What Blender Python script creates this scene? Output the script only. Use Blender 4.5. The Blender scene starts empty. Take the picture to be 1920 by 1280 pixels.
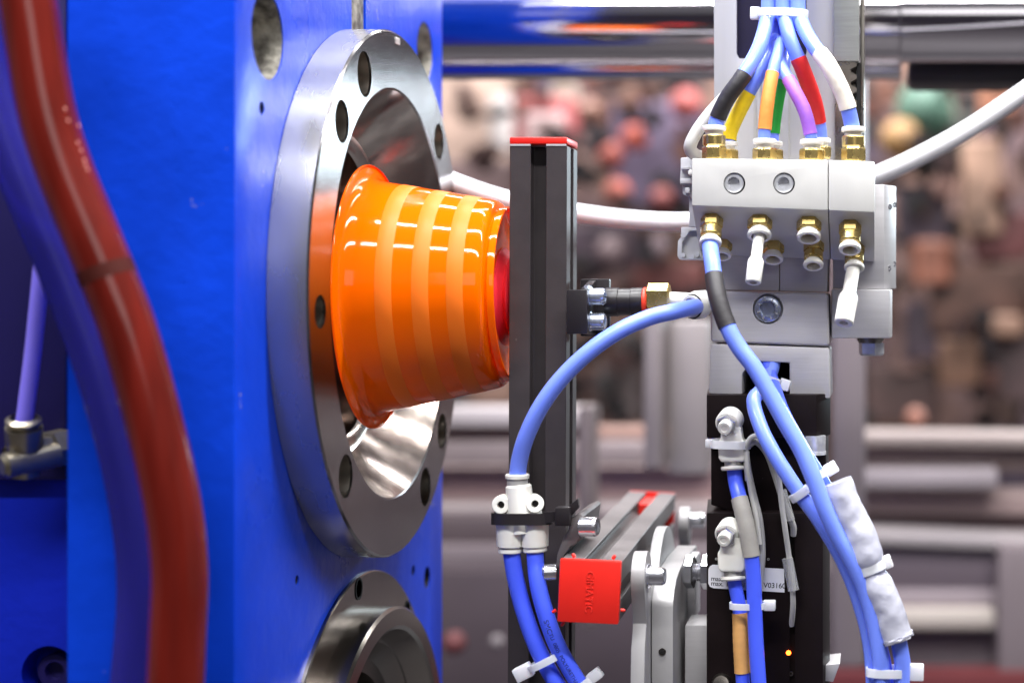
import bpy, bmesh, math, random
from mathutils import Vector, Matrix, Quaternion, noise
random.seed(7)
sc = bpy.context.scene
COL = sc.collection

# ---------------------------------------------------------------- camera, world, lamps, exposure
S, F, VX, VY = 0.00028, 3150.0, 1650.0, 550.0      # metres per pixel at the working plane, focal length in pixels, optical axis
Z0 = S * F
CAM = Vector((0, -Z0, 0))
cd = bpy.data.cameras.new('camera'); cam = bpy.data.objects.new('camera', cd); COL.objects.link(cam)
cam.location = CAM; cam.rotation_euler = (math.pi / 2, 0, 0)
cd.sensor_width = 36; cd.lens = 36 * F / 1920
cd.shift_x = -(VX - 960) / 1920; cd.shift_y = -(640 - VY) / 1920
cd.clip_start = 0.02; cd.clip_end = 60
cd.dof.use_dof = True; cd.dof.focus_distance = 0.872; cd.dof.aperture_fstop = 4.5
sc.camera = cam
sc.view_settings.view_transform = 'Standard'; sc.view_settings.look = 'None'
sc.view_settings.exposure = 0.48; sc.view_settings.gamma = 1
w = bpy.data.worlds.new('World'); sc.world = w; w.use_nodes = True
w.node_tree.nodes['Background'].inputs[0].default_value = (0.86, 0.85, 0.95, 1)
w.node_tree.nodes['Background'].inputs[1].default_value = 0.12

def lamp(name, loc, target, sx, sy, power, col=(1, 1, 1)):
    l = bpy.data.lights.new(name, 'AREA'); l.shape = 'RECTANGLE'; l.size = sx; l.size_y = sy; l.energy = power; l.color = col
    o = bpy.data.objects.new(name, l); COL.objects.link(o); o.location = loc
    o.rotation_euler = (Vector(target) - Vector(loc)).to_track_quat('-Z', 'Y').to_euler()
    return o
lamp('hall_lamp', (0.0, -0.25, 1.5), (-0.05, 0.0, 0), 2.6, 0.06, 84)
lamp('hall_lamp', (0.0, 0.75, 1.7), (-0.05, 0.3, 0), 2.6, 0.06, 36)
lamp('hall_lamp', (0.0, -1.3, 1.7), (-0.05, 0.0, 0), 2.8, 0.12, 58)
lamp('booth_lamp', (0.5, -2.2, 0.75), (-0.1, 0.1, -0.05), 1.0, 0.6, 3)
lamp('stand_lamp', (1.30, 3.0, 0.55), (-0.3, 0.0, 0.1), 0.9, 0.4, 24, (0.72, 0.91, 1.0))
lamp('hall_lamp', (0.1, 1.3, 1.9), (-0.05, 1.5, 0), 3.0, 0.2, 27)
lamp('hall_lamp', (0.0, 4.0, 2.6), (-0.05, 5.2, 0), 6.0, 0.4, 540)
sc.cycles.use_denoising = True
sc.cycles.max_bounces = 8
sc.cycles.sample_clamp_indirect = 6

# ---------------------------------------------------------------- helpers
def P(px, py, d=0.0):                      # a picture point at depth d (mm behind the working plane)
    k = (Z0 + d / 1000) / Z0
    return Vector(((px - VX) * S * k, d / 1000, -(py - VY) * S * k))
def onX(px, py, X):                        # a picture point on the plane x = X (metres)
    z = X * F / (px - VX)
    return Vector((X, z - Z0, -(py - VY) * z / F))
def mm(px, d=0.0): return px * (Z0 + d / 1000) / F
def proj(v):
    z = v.y + Z0
    return VX + v.x * F / z, VY - v.z * F / z
def lin(r, g, b):
    f = lambda c: (c / 255 / 12.92) if c / 255 <= 0.04045 else ((c / 255 + 0.055) / 1.055) ** 2.4
    return (f(r), f(g), f(b), 1)

def bevel(bm, geom_faces, w, ang=30, seg=2):
    es = set()
    for f in geom_faces:
        for e in f.edges:
            if len(e.link_faces) == 2 and e.calc_face_angle(0) > math.radians(ang): es.add(e)
    if es: bmesh.ops.bevel(bm, geom=list(es), offset=w, segments=seg, profile=0.6, affect='EDGES', clamp_overlap=True)

def extr(bm, base, vec, bev=0.0, seg=2):   # polygon of world points extruded along vec
    t = bmesh.new()
    a = [t.verts.new(v) for v in base]; b = [t.verts.new(v + vec) for v in base]
    n = len(a)
    fs = [t.faces.new(a), t.faces.new(b[::-1])]
    for i in range(n): fs.append(t.faces.new((a[i], b[i], b[(i + 1) % n], a[(i + 1) % n])))
    bmesh.ops.recalc_face_normals(t, faces=t.faces[:])
    if bev: bevel(t, t.faces[:], bev, seg=seg)
    merge(bm, t)
def merge(bm, t):
    m = bpy.data.meshes.new('tmp'); t.to_mesh(m); t.free(); bm.from_mesh(m); bpy.data.meshes.remove(m)
def prism(bm, pts, d0, d1, bev=0.0, seg=2):  # front outline at depth d0, going back to d1
    extr(bm, [P(x, y, d0) for x, y in pts], Vector((0, (d1 - d0) / 1000, 0)), bev, seg)
def rect(bm, x0, y0, x1, y1, d0, d1, bev=0.0, seg=2):
    prism(bm, [(x0, y0), (x1, y0), (x1, y1), (x0, y1)], d0, d1, bev, seg)
def plan(bm, pts, y0, y1, dref, bev=0.0):  # plan outline of (px at its own depth, depth), between picture heights y0, y1 read at dref
    z0, z1 = P(0, y0, dref).z, P(0, y1, dref).z
    base = []
    for x, d in pts:
        v = P(x, 0, d); base.append(Vector((v.x, v.y, z0)))
    extr(bm, base, Vector((0, 0, z1 - z0)), bev)
def frame(axis, up=None):
    a = Vector(axis).normalized()
    u = Vector(up) if up else (Vector((0, 0, 1)) if abs(a.z) < 0.9 else Vector((0, 1, 0)))
    x = u.cross(a).normalized(); y = a.cross(x).normalized()
    return x, y, a
def lathe(bm, prof, o, axis, seg=40, ph=0.0, up=None):   # prof: (t, r) in mm along the axis
    x, y, a = frame(axis, up); o = Vector(o)
    t_ = bmesh.new(); rings = []
    for t, r in prof:
        c = o + a * (t / 1000)
        if r <= 1e-6: rings.append([t_.verts.new(c)])
        else: rings.append([t_.verts.new(c + (x * math.cos(k) + y * math.sin(k)) * (r / 1000)) for k in (ph + 2 * math.pi * i / seg for i in range(seg))])
    for p, q in zip(rings, rings[1:]):
        for i in range(seg):
            j = (i + 1) % seg
            if len(p) == 1 and len(q) == 1: continue
            if len(p) == 1: t_.faces.new((p[0], q[i], q[j]))
            elif len(q) == 1: t_.faces.new((p[i], q[0], p[j]))
            else: t_.faces.new((p[i], q[i], q[j], p[j]))
    bmesh.ops.recalc_face_normals(t_, faces=t_.faces[:])
    merge(bm, t_)
def spline(pts, n=10):
    q = [pts[0] * 2 - pts[1]] + list(pts) + [pts[-1] * 2 - pts[-2]]
    out = []
    for i in range(1, len(q) - 2):
        a, b, c, d = q[i - 1:i + 3]
        for k in range(n):
            t = k / n
            out.append(0.5 * ((2 * b) + (c - a) * t + (2 * a - 5 * b + 4 * c - d) * t * t + (3 * b - a - 3 * c + d) * t ** 3))
    out.append(q[-2]); return out
def sweep(bm, path, r, seg=18, flat=1.0, caps=True):     # r in mm: a number or one per point
    t_ = bmesh.new(); n = len(path)
    rr = r if isinstance(r, (list, tuple)) else [r] * n
    T = [(path[min(i + 1, n - 1)] - path[max(i - 1, 0)]).normalized() for i in range(n)]
    x, y, _ = frame(T[0]); rings = []
    for i in range(n):
        if i:
            qd = T[i - 1].rotation_difference(T[i]); x = (qd @ x).normalized(); y = T[i].cross(x).normalized()
        rings.append([t_.verts.new(path[i] + (x * math.cos(k) + y * math.sin(k) * flat) * (rr[i] / 1000)) for k in (2 * math.pi * j / seg for j in range(seg))])
    for p, q in zip(rings, rings[1:]):
        for i in range(seg): t_.faces.new((p[i], p[(i + 1) % seg], q[(i + 1) % seg], q[i]))
    if caps: t_.faces.new(rings[0][::-1]); t_.faces.new(rings[-1])
    bmesh.ops.recalc_face_normals(t_, faces=t_.faces[:])
    merge(bm, t_)
def band(bm, c, axis, along, a, b, wd, th, seg=40, sq=2.0):  # a strap: closed flat loop round c; a along `along`, b across (mm)
    ax = Vector(axis).normalized(); u = Vector(along); u = (u - ax * u.dot(ax)).normalized(); v = ax.cross(u)
    t_ = bmesh.new(); R = []
    for i in range(seg):
        k = 2 * math.pi * i / seg; cs, sn = math.cos(k), math.sin(k)
        e = 2.0 / sq
        f = lambda A, B: c + (u * math.copysign(abs(cs) ** e, cs) * A + v * math.copysign(abs(sn) ** e, sn) * B) / 1000
        pi, po = f(a, b), f(a + th, b + th)
        h = ax * (wd / 2000)
        R.append([t_.verts.new(z) for z in (pi - h, po - h, po + h, pi + h)])
    for i in range(seg):
        p, q = R[i], R[(i + 1) % seg]
        for j in range(4): t_.faces.new((p[j], p[(j + 1) % 4], q[(j + 1) % 4], q[j]))
    bmesh.ops.recalc_face_normals(t_, faces=t_.faces[:])
    merge(bm, t_)
def block(bm, c, ax, ay, az, bev=0.0):      # an oriented box: three half-extent vectors
    extr(bm, [c - az + s * ax + t * ay for s, t in ((-1, -1), (1, -1), (1, 1), (-1, 1))], az * 2, bev)

def obj(name, bm, m, parent=None, org=None, ang=35, smooth=True):
    bmesh.ops.remove_doubles(bm, verts=bm.verts[:], dist=1e-7)
    if org is None:
        if bm.verts:
            xs = [v.co for v in bm.verts]
            lo = [min(v[i] for v in xs) for i in range(3)]; hi = [max(v[i] for v in xs) for i in range(3)]
            org = Vector(((lo[0] + hi[0]) / 2, (lo[1] + hi[1]) / 2, lo[2]))
        else: org = Vector()
    bmesh.ops.translate(bm, verts=bm.verts[:], vec=-org)
    me = bpy.data.meshes.new(name); bm.to_mesh(me); bm.free()
    if smooth:
        me.polygons.foreach_set('use_smooth', [True] * len(me.polygons)); me.set_sharp_from_angle(angle=math.radians(ang))
    if m: me.materials.append(m)
    o = bpy.data.objects.new(name, me); COL.objects.link(o)
    if parent:
        o.parent = parent; o.location = org - worldloc(parent)
    else: o.location = org
    return o
def worldloc(o):
    v = o.location.copy()
    while o.parent: o = o.parent; v += o.location
    return v
def tag(o, label, cat, group=None, kind=None):
    if label: o['label'] = label
    if cat: o['category'] = cat
    if group: o['group'] = group
    if kind: o['kind'] = kind
    return o
def thing(name, label, cat, loc, group=None):
    o = bpy.data.objects.new(name, None); o.empty_display_size = 0.02; COL.objects.link(o); o.location = loc
    return tag(o, label, cat, group)
def copy_tree(o, parent=None):
    c = o.copy(); COL.objects.link(c)
    if parent: c.parent = parent
    for ch in list(o.children): copy_tree(ch, c)
    return c
def B(): return bmesh.new()
def cut(o, cutter_bm):                       # subtract a solid from an object and keep the result as its mesh
    co = obj('cutter', cutter_bm, o.data.materials[0], smooth=False)
    md = o.modifiers.new('cut', 'BOOLEAN'); md.operation = 'DIFFERENCE'; md.object = co; md.solver = 'EXACT'
    bpy.context.view_layer.update()
    me = bpy.data.meshes.new_from_object(o.evaluated_get(bpy.context.evaluated_depsgraph_get()))
    o.modifiers.clear(); old = o.data; o.data = me; me.name = old.name
    me.polygons.foreach_set('use_smooth', [True] * len(me.polygons)); me.set_sharp_from_angle(angle=math.radians(30))
    bpy.data.objects.remove(co)
def text_bm(s, size, depth=0.0, font_align='CENTER', bold=0.0):
    cu = bpy.data.curves.new('lettering', 'FONT'); cu.body = s; cu.size = size; cu.align_x = font_align; cu.align_y = 'CENTER'; cu.extrude = depth; cu.offset = bold
    o = bpy.data.objects.new('lettering', cu); COL.objects.link(o); bpy.context.view_layer.update()
    me = bpy.data.meshes.new_from_object(o.evaluated_get(bpy.context.evaluated_depsgraph_get()))
    b = B(); b.from_mesh(me); bpy.data.objects.remove(o); bpy.data.meshes.remove(me); return b
def basis(x, y, z, o):
    return Matrix(((x[0], y[0], z[0], o[0]), (x[1], y[1], z[1], o[1]), (x[2], y[2], z[2], o[2]), (0, 0, 0, 1)))

# ---------------------------------------------------------------- materials
def mat(name, col, rough=0.5, metal=0.0, coat=0.0, var=0.0, vscale=30, bump=0.0, bscale=200, trans=0.0, sss=0.0, emit=0.0,
        streak=None, rvar=0.0, spec=0.5, aniso=0.0, tan=None, col2=None, turned=0.0, wear=None, transl=0.0, tcol=None, stint=None, alpha=1.0, ior=1.45):
    m = bpy.data.materials.new(name); m.use_nodes = True; nt = m.node_tree; N = nt.nodes; L = nt.links
    b = N['Principled BSDF']; I = b.inputs
    I['Base Color'].default_value = col; I['Roughness'].default_value = rough; I['Metallic'].default_value = metal
    I['Coat Weight'].default_value = coat; I['Coat Roughness'].default_value = 0.08
    I['Transmission Weight'].default_value = trans; I['IOR'].default_value = ior
    I['Specular IOR Level'].default_value = spec; I['Alpha'].default_value = alpha
    if stint: I['Specular Tint'].default_value = stint
    if sss: I['Subsurface Weight'].default_value = sss; I['Subsurface Radius'].default_value = (0.004, 0.003, 0.003); I['Subsurface Scale'].default_value = 1.0
    if emit: I['Emission Color'].default_value = col; I['Emission Strength'].default_value = emit
    if aniso:
        I['Anisotropic'].default_value = aniso
        if tan:
            tn = N.new('ShaderNodeTangent'); tn.direction_type = 'RADIAL'; tn.axis = tan; L.new(tn.outputs[0], I['Tangent'])
    tc = N.new('ShaderNodeTexCoord')
    def nz(scale, sc_vec=None, det=4):
        n = N.new('ShaderNodeTexNoise'); n.inputs['Scale'].default_value = scale; n.inputs['Detail'].default_value = det
        if sc_vec:
            mp = N.new('ShaderNodeMapping'); mp.inputs['Scale'].default_value = sc_vec; L.new(tc.outputs['Object'], mp.inputs[0]); L.new(mp.outputs[0], n.inputs['Vector'])
        else: L.new(tc.outputs['Object'], n.inputs['Vector'])
        return n
    if var or col2:
        n = nz(vscale, streak); r = N.new('ShaderNodeValToRGB')
        c2 = col2 or tuple(min(1, c * (1 - var)) for c in col[:3]) + (1,)
        r.color_ramp.elements[0].position = 0.35; r.color_ramp.elements[1].position = 0.65
        r.color_ramp.elements[0].color = c2; r.color_ramp.elements[1].color = col
        L.new(n.outputs[0], r.inputs[0]); last = r.outputs[0]
        if wear:                                             # chips and stains with a shape of their own
            nw = nz(wear[1], None, 8); rw = N.new('ShaderNodeValToRGB'); rw.color_ramp.elements[0].position = wear[2]; rw.color_ramp.elements[1].position = wear[2] + 0.03
            L.new(nw.outputs[0], rw.inputs[0]); mx = N.new('ShaderNodeMix'); mx.data_type = 'RGBA'
            L.new(rw.outputs[0], mx.inputs['Factor']); L.new(last, mx.inputs['A']); mx.inputs['B'].default_value = wear[0]; last = mx.outputs['Result']
        L.new(last, I['Base Color'])
    if rvar:
        n = nz(vscale * 1.7, streak, 6); mr = N.new('ShaderNodeMapRange'); mr.inputs['To Min'].default_value = max(0.02, rough - rvar); mr.inputs['To Max'].default_value = rough + rvar
        L.new(n.outputs[0], mr.inputs[0]); L.new(mr.outputs[0], I['Roughness'])
    if bump:
        n = nz(bscale, streak, 3); bp = N.new('ShaderNodeBump'); bp.inputs['Strength'].default_value = bump; bp.inputs['Distance'].default_value = 0.001
        L.new(n.outputs[0], bp.inputs['Height']); L.new(bp.outputs[0], I['Normal'])
        if coat: L.new(bp.outputs[0], I['Coat Normal'])
    if turned:                                               # fine concentric tool marks
        wv = N.new('ShaderNodeTexWave'); wv.wave_type = 'RINGS'; wv.rings_direction = 'X'; wv.inputs['Scale'].default_value = 260; wv.inputs['Distortion'].default_value = 3; wv.inputs['Detail'].default_value = 3
        L.new(tc.outputs['Object'], wv.inputs['Vector']); bp = N.new('ShaderNodeBump'); bp.inputs['Strength'].default_value = turned; bp.inputs['Distance'].default_value = 0.0002
        L.new(wv.outputs[0], bp.inputs['Height']); L.new(bp.outputs[0], I['Normal'])
    if transl:
        tb = N.new('ShaderNodeBsdfTranslucent'); tb.inputs[0].default_value = tcol or col; ms = N.new('ShaderNodeMixShader'); ms.inputs[0].default_value = transl
        out = N['Material Output']; L.new(b.outputs[0], ms.inputs[1]); L.new(tb.outputs[0], ms.inputs[2]); L.new(ms.outputs[0], out.inputs[0])
    return m
M = {}
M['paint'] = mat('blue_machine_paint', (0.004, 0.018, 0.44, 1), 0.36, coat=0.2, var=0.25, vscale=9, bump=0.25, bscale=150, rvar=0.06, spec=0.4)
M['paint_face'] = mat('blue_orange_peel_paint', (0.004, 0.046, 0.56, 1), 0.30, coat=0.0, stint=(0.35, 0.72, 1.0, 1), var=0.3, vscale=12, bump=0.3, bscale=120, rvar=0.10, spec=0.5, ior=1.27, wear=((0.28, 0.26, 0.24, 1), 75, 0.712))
M['ring'] = mat('turned_steel', (0.26, 0.245, 0.25, 1), 0.18, 1.0, var=0.10, vscale=14, rvar=0.05, turned=0.06)
M['rim'] = mat('ground_steel_rim', (0.50, 0.49, 0.50, 1), 0.27, 0.82, var=0.18, vscale=12, streak=(3, 1, 1), rvar=0.06)
M['bore'] = mat('polished_bore', (0.50, 0.43, 0.38, 1), 0.16, 1.0, col2=(0.24, 0.19, 0.17, 1), vscale=38, rvar=0.1, bump=0.12, bscale=60)
M['cast'] = mat('rough_cast_lining', (0.55, 0.52, 0.45, 1), 0.55, 0.7, col2=(0.10, 0.09, 0.08, 1), vscale=110, bump=0.9, bscale=160)
M['oldsteel'] = mat('oiled_steel', (0.40, 0.37, 0.33, 1), 0.28, 1.0, col2=(0.25, 0.22, 0.19, 1), vscale=30, rvar=0.1)
M['chrome'] = mat('zinc_plated', (0.74, 0.74, 0.78, 1), 0.2, 0.9, var=0.15, vscale=150, rvar=0.05)
M['bluezinc'] = mat('blue_zinc', (0.66, 0.72, 0.86, 1), 0.24, 0.8, var=0.3, vscale=300)
M['steelbar'] = mat('hard_chrome_bar', (0.60, 0.57, 0.60, 1), 0.10, 1.0, var=0.06, vscale=6, streak=(0.4, 4, 4))
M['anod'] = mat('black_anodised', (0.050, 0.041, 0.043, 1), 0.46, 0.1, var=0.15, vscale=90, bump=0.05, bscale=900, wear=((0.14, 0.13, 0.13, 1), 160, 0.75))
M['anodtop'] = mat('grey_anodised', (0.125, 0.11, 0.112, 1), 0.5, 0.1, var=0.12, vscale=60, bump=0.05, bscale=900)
M['black'] = mat('black_gripper_anodised', (0.010, 0.006, 0.0065, 1), 0.5, var=0.2, vscale=80, bump=0.06, bscale=800, spec=0.15, wear=((0.10, 0.09, 0.09, 1), 190, 0.76))
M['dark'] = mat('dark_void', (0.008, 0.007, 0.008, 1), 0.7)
M['blackplastic'] = mat('black_nylon', (0.017, 0.014, 0.016, 1), 0.35, bump=0.05, bscale=600)
M['red'] = mat('red_plastic', (0.80, 0.022, 0.014, 1), 0.38, var=0.08, vscale=60, bump=0.03, bscale=500, sss=0.05)
M['silicone'] = mat('red_silicone', (0.68, 0.02, 0.035, 1), 0.42, sss=0.1, bump=0.04, bscale=300)
M['oring'] = mat('red_oring', (0.8, 0.05, 0.02, 1), 0.4)
M['alu'] = mat('light_aluminium', (0.56, 0.545, 0.56, 1), 0.42, 0.4, var=0.10, vscale=25, streak=(1, 1, 12), bump=0.05, bscale=300)
M['alucol'] = mat('pale_anodised_column', (0.49, 0.485, 0.505, 1), 0.42, 0.25, var=0.05, vscale=20, streak=(6, 6, 0.5), bump=0.03, bscale=300)
M['brushed'] = mat('brushed_aluminium', (0.56, 0.54, 0.55, 1), 0.42, 0.12, var=0.05, vscale=60, streak=(0.6, 1, 14), bump=0.08, bscale=120)
M['white'] = mat('white_painted_block', (0.545, 0.535, 0.52, 1), 0.38, var=0.07, vscale=45, streak=(1.5, 1, 0.4), bump=0.02, bscale=500)
M['wplastic'] = mat('white_fitting_plastic', (0.84, 0.82, 0.76, 1), 0.33, var=0.04, vscale=80, sss=0.12)
M['gplastic'] = mat('grey_fitting_plastic', (0.40, 0.39, 0.38, 1), 0.4)
M['lightgrey'] = mat('grey_terminal_plastic', (0.47, 0.47, 0.49, 1), 0.5, var=0.08, vscale=120)
M['nylon'] = mat('natural_nylon', (0.82, 0.82, 0.86, 1), 0.3, sss=0.3, transl=0.25)
M['brass'] = mat('brass', (0.80, 0.60, 0.22, 1), 0.27, 0.92, var=0.18, vscale=90, rvar=0.08)
M['tube'] = mat('blue_polyurethane', (0.08, 0.14, 1.0, 1), 0.28, var=0.04, vscale=40, sss=0.1, transl=0.05, coat=0.1)
M['tubelight'] = mat('light_blue_polyurethane', (0.19, 0.29, 1.0, 1), 0.28, var=0.04, vscale=40, sss=0.1, transl=0.05, coat=0.1)
M['cable'] = mat('grey_cable', (0.50, 0.49, 0.47, 1), 0.42, var=0.05, vscale=60)
M['whitehose'] = mat('white_hose', (0.83, 0.82, 0.86, 1), 0.35)
M['tape'] = mat('white_tape', (0.66, 0.66, 0.74, 1), 0.18, var=0.28, vscale=80, bump=0.8, bscale=120, transl=0.3)
for nm, c in dict(blackt=(0.03, 0.027, 0.03), yellow=(0.85, 0.62, 0.01), orange=(0.88, 0.30, 0.06), green=(0.01, 0.28, 0.03), purple=(0.36, 0.13, 0.66), redt=(0.68, 0.02, 0.02), cream=(0.86, 0.78, 0.68), greyt=(0.36, 0.34, 0.31), tan=(0.72, 0.38, 0.13)).items():
    M[nm] = mat(nm + '_marker_sleeve', c + (1,), 0.5, var=0.12, vscale=180, bump=0.15, bscale=350)
M['sticker'] = mat('white_sticker', (0.78, 0.78, 0.83, 1), 0.45, var=0.03, vscale=60)
M['ink'] = mat('dark_print', (0.02, 0.02, 0.025, 1), 0.6)
M['tubeink'] = mat('navy_print', (0.006, 0.010, 0.10, 1), 0.5)
M['engrave'] = mat('engraved_mark', (0.75, 0.74, 0.74, 1), 0.4, 0.6)
M['led'] = mat('orange_led', (1.0, 0.10, 0.01, 1), 0.4, emit=9)
M['clear'] = mat('clear_sleeve', (0.9, 0.9, 0.9, 1), 0.12, trans=0.75, ior=1.25)
M['bowl'] = mat('orange_plastic', (1.0, 0.165, 0.0, 1), 0.06, coat=0.1, transl=0.3, spec=0.35, tcol=(1.0, 0.03, 0.0, 1))
M['stripe'] = mat('frosted_orange_band', (1.0, 0.235, 0.02, 1), 0.42, transl=0.3, spec=0.3, tcol=(1.0, 0.05, 0.003, 1))
M['redhose'] = mat('red_fluid_hose', (0.175, 0.014, 0.008, 1), 0.18, coat=0.25, trans=0.25, var=0.4, vscale=9, streak=(9, 9, 1.0), transl=0.12)
M['bluehose'] = mat('clear_blue_hose', (0.04, 0.035, 0.33, 1), 0.25, trans=0.55, var=0.25, vscale=7, streak=(6, 6, 1), ior=1.2)
M['violethose'] = mat('clear_violet_tube', (0.25, 0.20, 0.85, 1), 0.3, trans=0.3, ior=1.2)
M['nickel'] = mat('nickel_plated', (0.33, 0.29, 0.22, 1), 0.3, 0.85, var=0.15, vscale=120)
M['redmark'] = mat('red_raised_letter', (0.80, 0.035, 0.024, 1), 0.34)
M['swivel'] = mat('bead_blasted_aluminium', (0.33, 0.32, 0.325, 1), 0.45, 0.3, var=0.08, vscale=60, bump=0.05, bscale=500)
M['shading'] = mat('navy_shade', (0.011, 0.007, 0.085, 1), 0.45, var=0.2, vscale=12)  # dark navy that paints shade on the left block; the recessed bolt shares it
M['zincface'] = mat('zinc_screw_face', (0.85, 0.86, 0.9, 1), 0.25, 0.5, var=0.2, vscale=300)
M['joint'] = mat('dark_joint', (0.045, 0.008, 0.006, 1), 0.6, spec=0.1)
M['ringgrey'] = mat('pale_grey_ring', (0.60, 0.60, 0.60, 1), 0.4)
M['rackmetal'] = mat('rack_steel', (0.36, 0.37, 0.355, 1), 0.4, 0.4, var=0.12, vscale=60, streak=(1, 1, 10), bump=0.06, bscale=120)
M['bubble'] = mat('pale_bubble', (0.55, 0.22, 0.18, 1), 0.2)
M['lowsteel'] = mat('dark_oiled_steel', (0.21, 0.19, 0.17, 1), 0.22, 1.0, var=0.2, vscale=14, rvar=0.06)
M['slot'] = mat('dark_navy_slot', (0.010, 0.006, 0.035, 1), 0.5)

# ================================================================ THE MOULD PLATEN AND ITS RINGS
XP, XR = -0.2802, -0.2608            # platen face, locating ring face
YC = 0.025                           # depth of the ring axis
ZB = -0.290                          # height of the lower ring axis
plat = thing('mould_platen', 'tall blue painted machine platen with round bores, at the left of the picture', 'machine plate', (-0.317, 0.02, -0.62))
b = B(); YF, YB = -0.1526, 0.194
extr(b, [Vector((-0.3531, YF, -0.62)), Vector((XP, YF, -0.62)), Vector((XP, YF, 0.45)), Vector((-0.3531, YF, 0.45))], Vector((0, YB - YF, 0)), 0.0012)
body = obj('platen_body', b, M['paint_face'], plat)
c_ = B()
lathe(c_, [(-60, 0), (-60, 112), (5, 112), (5, 0)], (XP, YC, 0), (1, 0, 0), 64)
cut(body, c_)
c_ = B(); lathe(c_, [(-60, 0), (-60, 104), (5, 104), (5, 0)], (XP, YC, ZB), (1, 0, 0), 64); cut(body, c_)
c_ = B()
HOLES = []
for px, py, h, dep in ((502, 68, 165, 45), (797, 98, 112, 45), (491, 203, 25, 12), (557, 1087, 20, 12), (775, 1069, 22, 12), (801, 1082, 42, 20)):
    v = onX(px, py, XP); r = h / 2 * (v.y + Z0) / F
    HOLES.append((v, r, dep)); lathe(c_, [(-dep, 0), (-dep, r * 1000), (4, r * 1000), (4, 0)], v, (1, 0, 0), 32)
cut(body, c_)
g0, g1 = onX(659, 0, XP), onX(686, 0, XP)
c_ = B(); extr(c_, [Vector((XP - 0.004, g0.y, 0.13)), Vector((XP + 0.004, g0.y, 0.13)), Vector((XP + 0.004, g1.y, 0.13)), Vector((XP - 0.004, g1.y, 0.13))], Vector((0, 0, 0.4)))
cut(body, c_)
for v, r, dep in HOLES:
    b = B(); lathe(b, [(-0.6, r * 1000 - 0.05), (-dep + 0.4, r * 1000 - 0.5), (-dep + 0.4, 0)], v, (1, 0, 0), 32)
    obj('bolt_hole_lining', b, M['cast'] if r > 0.01 else M['dark'], plat)
b = B(); extr(b, [Vector((XP - 0.0036, g0.y + 0.0003, 0.131)), Vector((XP - 0.0012, g0.y + 0.0003, 0.131)), Vector((XP - 0.0012, g1.y - 0.0003, 0.131)), Vector((XP - 0.0036, g1.y - 0.0003, 0.131))], Vector((0, 0, 0.3)))
obj('bare_groove', b, M['cast'], plat)

ring = thing('locating_ring', 'large polished steel locating ring with bolt holes around the orange bowl', 'steel ring', (XP, YC, -0.1407))
b = B()
lathe(b, [(0.3, 138), (0.3, 140.7), (18.4, 140.7)], (XP, YC, 0), (1, 0, 0), 160)
obj('ring_rim', b, M['rim'], ring, org=Vector((XP, YC, 0)))
b = B()
lathe(b, [(2, 0), (2, 139.5), (18.4, 140.6), (19.4, 139.6), (19.4, 110.2), (18.8, 109.2), (18, 0)], (XP, YC, 0), (1, 0, 0), 160)
rf = obj('ring_face', b, M['ring'], ring, org=Vector((XR, YC, 0)))
c_ = B(); lathe(c_, [(-10, 0), (-10, 109.2), (40, 109.2), (40, 0)], (XP, YC, 0), (1, 0, 0), 160); cut(rf, c_)
c_ = B(); RH = []
for px, py, h in ((683, 135, 86), (641, 227, 82), (830, 240, 68), (598, 585, 64), (642, 915, 82), (797, 908, 72), (829, 808, 66)):
    v = onX(px, py, XR); q = Vector((v.x, v.y - YC, v.z)); rr = math.hypot(q.y, q.z)
    k = 0.1245 / rr; v = Vector((XR, YC + q.y * k, q.z * k)); r = h / 2 * (v.y + Z0) / F
    RH.append((v, r)); lathe(c_, [(-15.5, 0), (-15.5, r * 1000), (0, r * 1000), (3, r * 1000), (3, 0)], v, (1, 0, 0), 32)
cut(rf, c_)
for v, r in RH:
    b = B(); lathe(b, [(-1.2, r * 1000 - 0.05), (-14.8, r * 1000 - 0.4), (-14.8, 0)], v, (1, 0, 0), 32); obj('ring_bolt_hole', b, M['oldsteel'], ring)
b = B(); lathe(b, [(18.7, 109.3), (-10, 88), (-12, 83), (-14, 81), (-40, 79), (-42, 66), (-50, 62), (-57, 60), (-57, 0)], (XP, YC, 0), (1, 0, 0), 160)
obj('funnel_bore', b, M['bore'], ring, org=Vector((XP, YC, 0)), ang=25)
b = text_bm('000', 0.0055, 0.0001)
v = onX(746, 78, XR + 0.0003); bmesh.ops.transform(b, matrix=basis((0, 1, 0), (0, 0, 1), (1, 0, 0), v), verts=b.verts[:])
obj('stamped_number', b, M['engrave'], ring)

lr = thing('lower_ring', 'darker steel ring with raised collar set low in the blue platen', 'steel ring', (XP, YC, ZB - 0.14))
b = B(); lathe(b, [(-3, 100), (-3, 139), (1.6, 139), (2.2, 138.4), (2.2, 100)], (XP, YC, ZB), (1, 0, 0), 128)
fl = obj('ring_flange', b, M['lowsteel'], lr, org=Vector((XP, YC, ZB)))
for px, py, h in ((673, 1103, 42), (764, 1143, 36)):
    v = onX(px, py, XP + 0.0024); r = h / 2 * (v.y + Z0) / F
    b = B(); lathe(b, [(0, r * 1000), (0.25, r * 1000), (0.25, r * 850), (-0.2, r * 800), (-0.2, 0)], v, (1, 0, 0), 24); obj('flange_bolt_hole', b, M['dark'], lr)
b = B(); lathe(b, [(2.2, 119.5), (14, 119.5), (15.4, 118), (15.4, 109), (14, 107), (3, 102), (-6, 92), (-7, 84), (-20, 80), (-22, 60), (-50, 52), (-50, 0)], (XP, YC, ZB), (1, 0, 0), 128)
obj('ring_collar', b, M['lowsteel'], lr, org=Vector((XP, YC, ZB)), ang=25)

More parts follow.
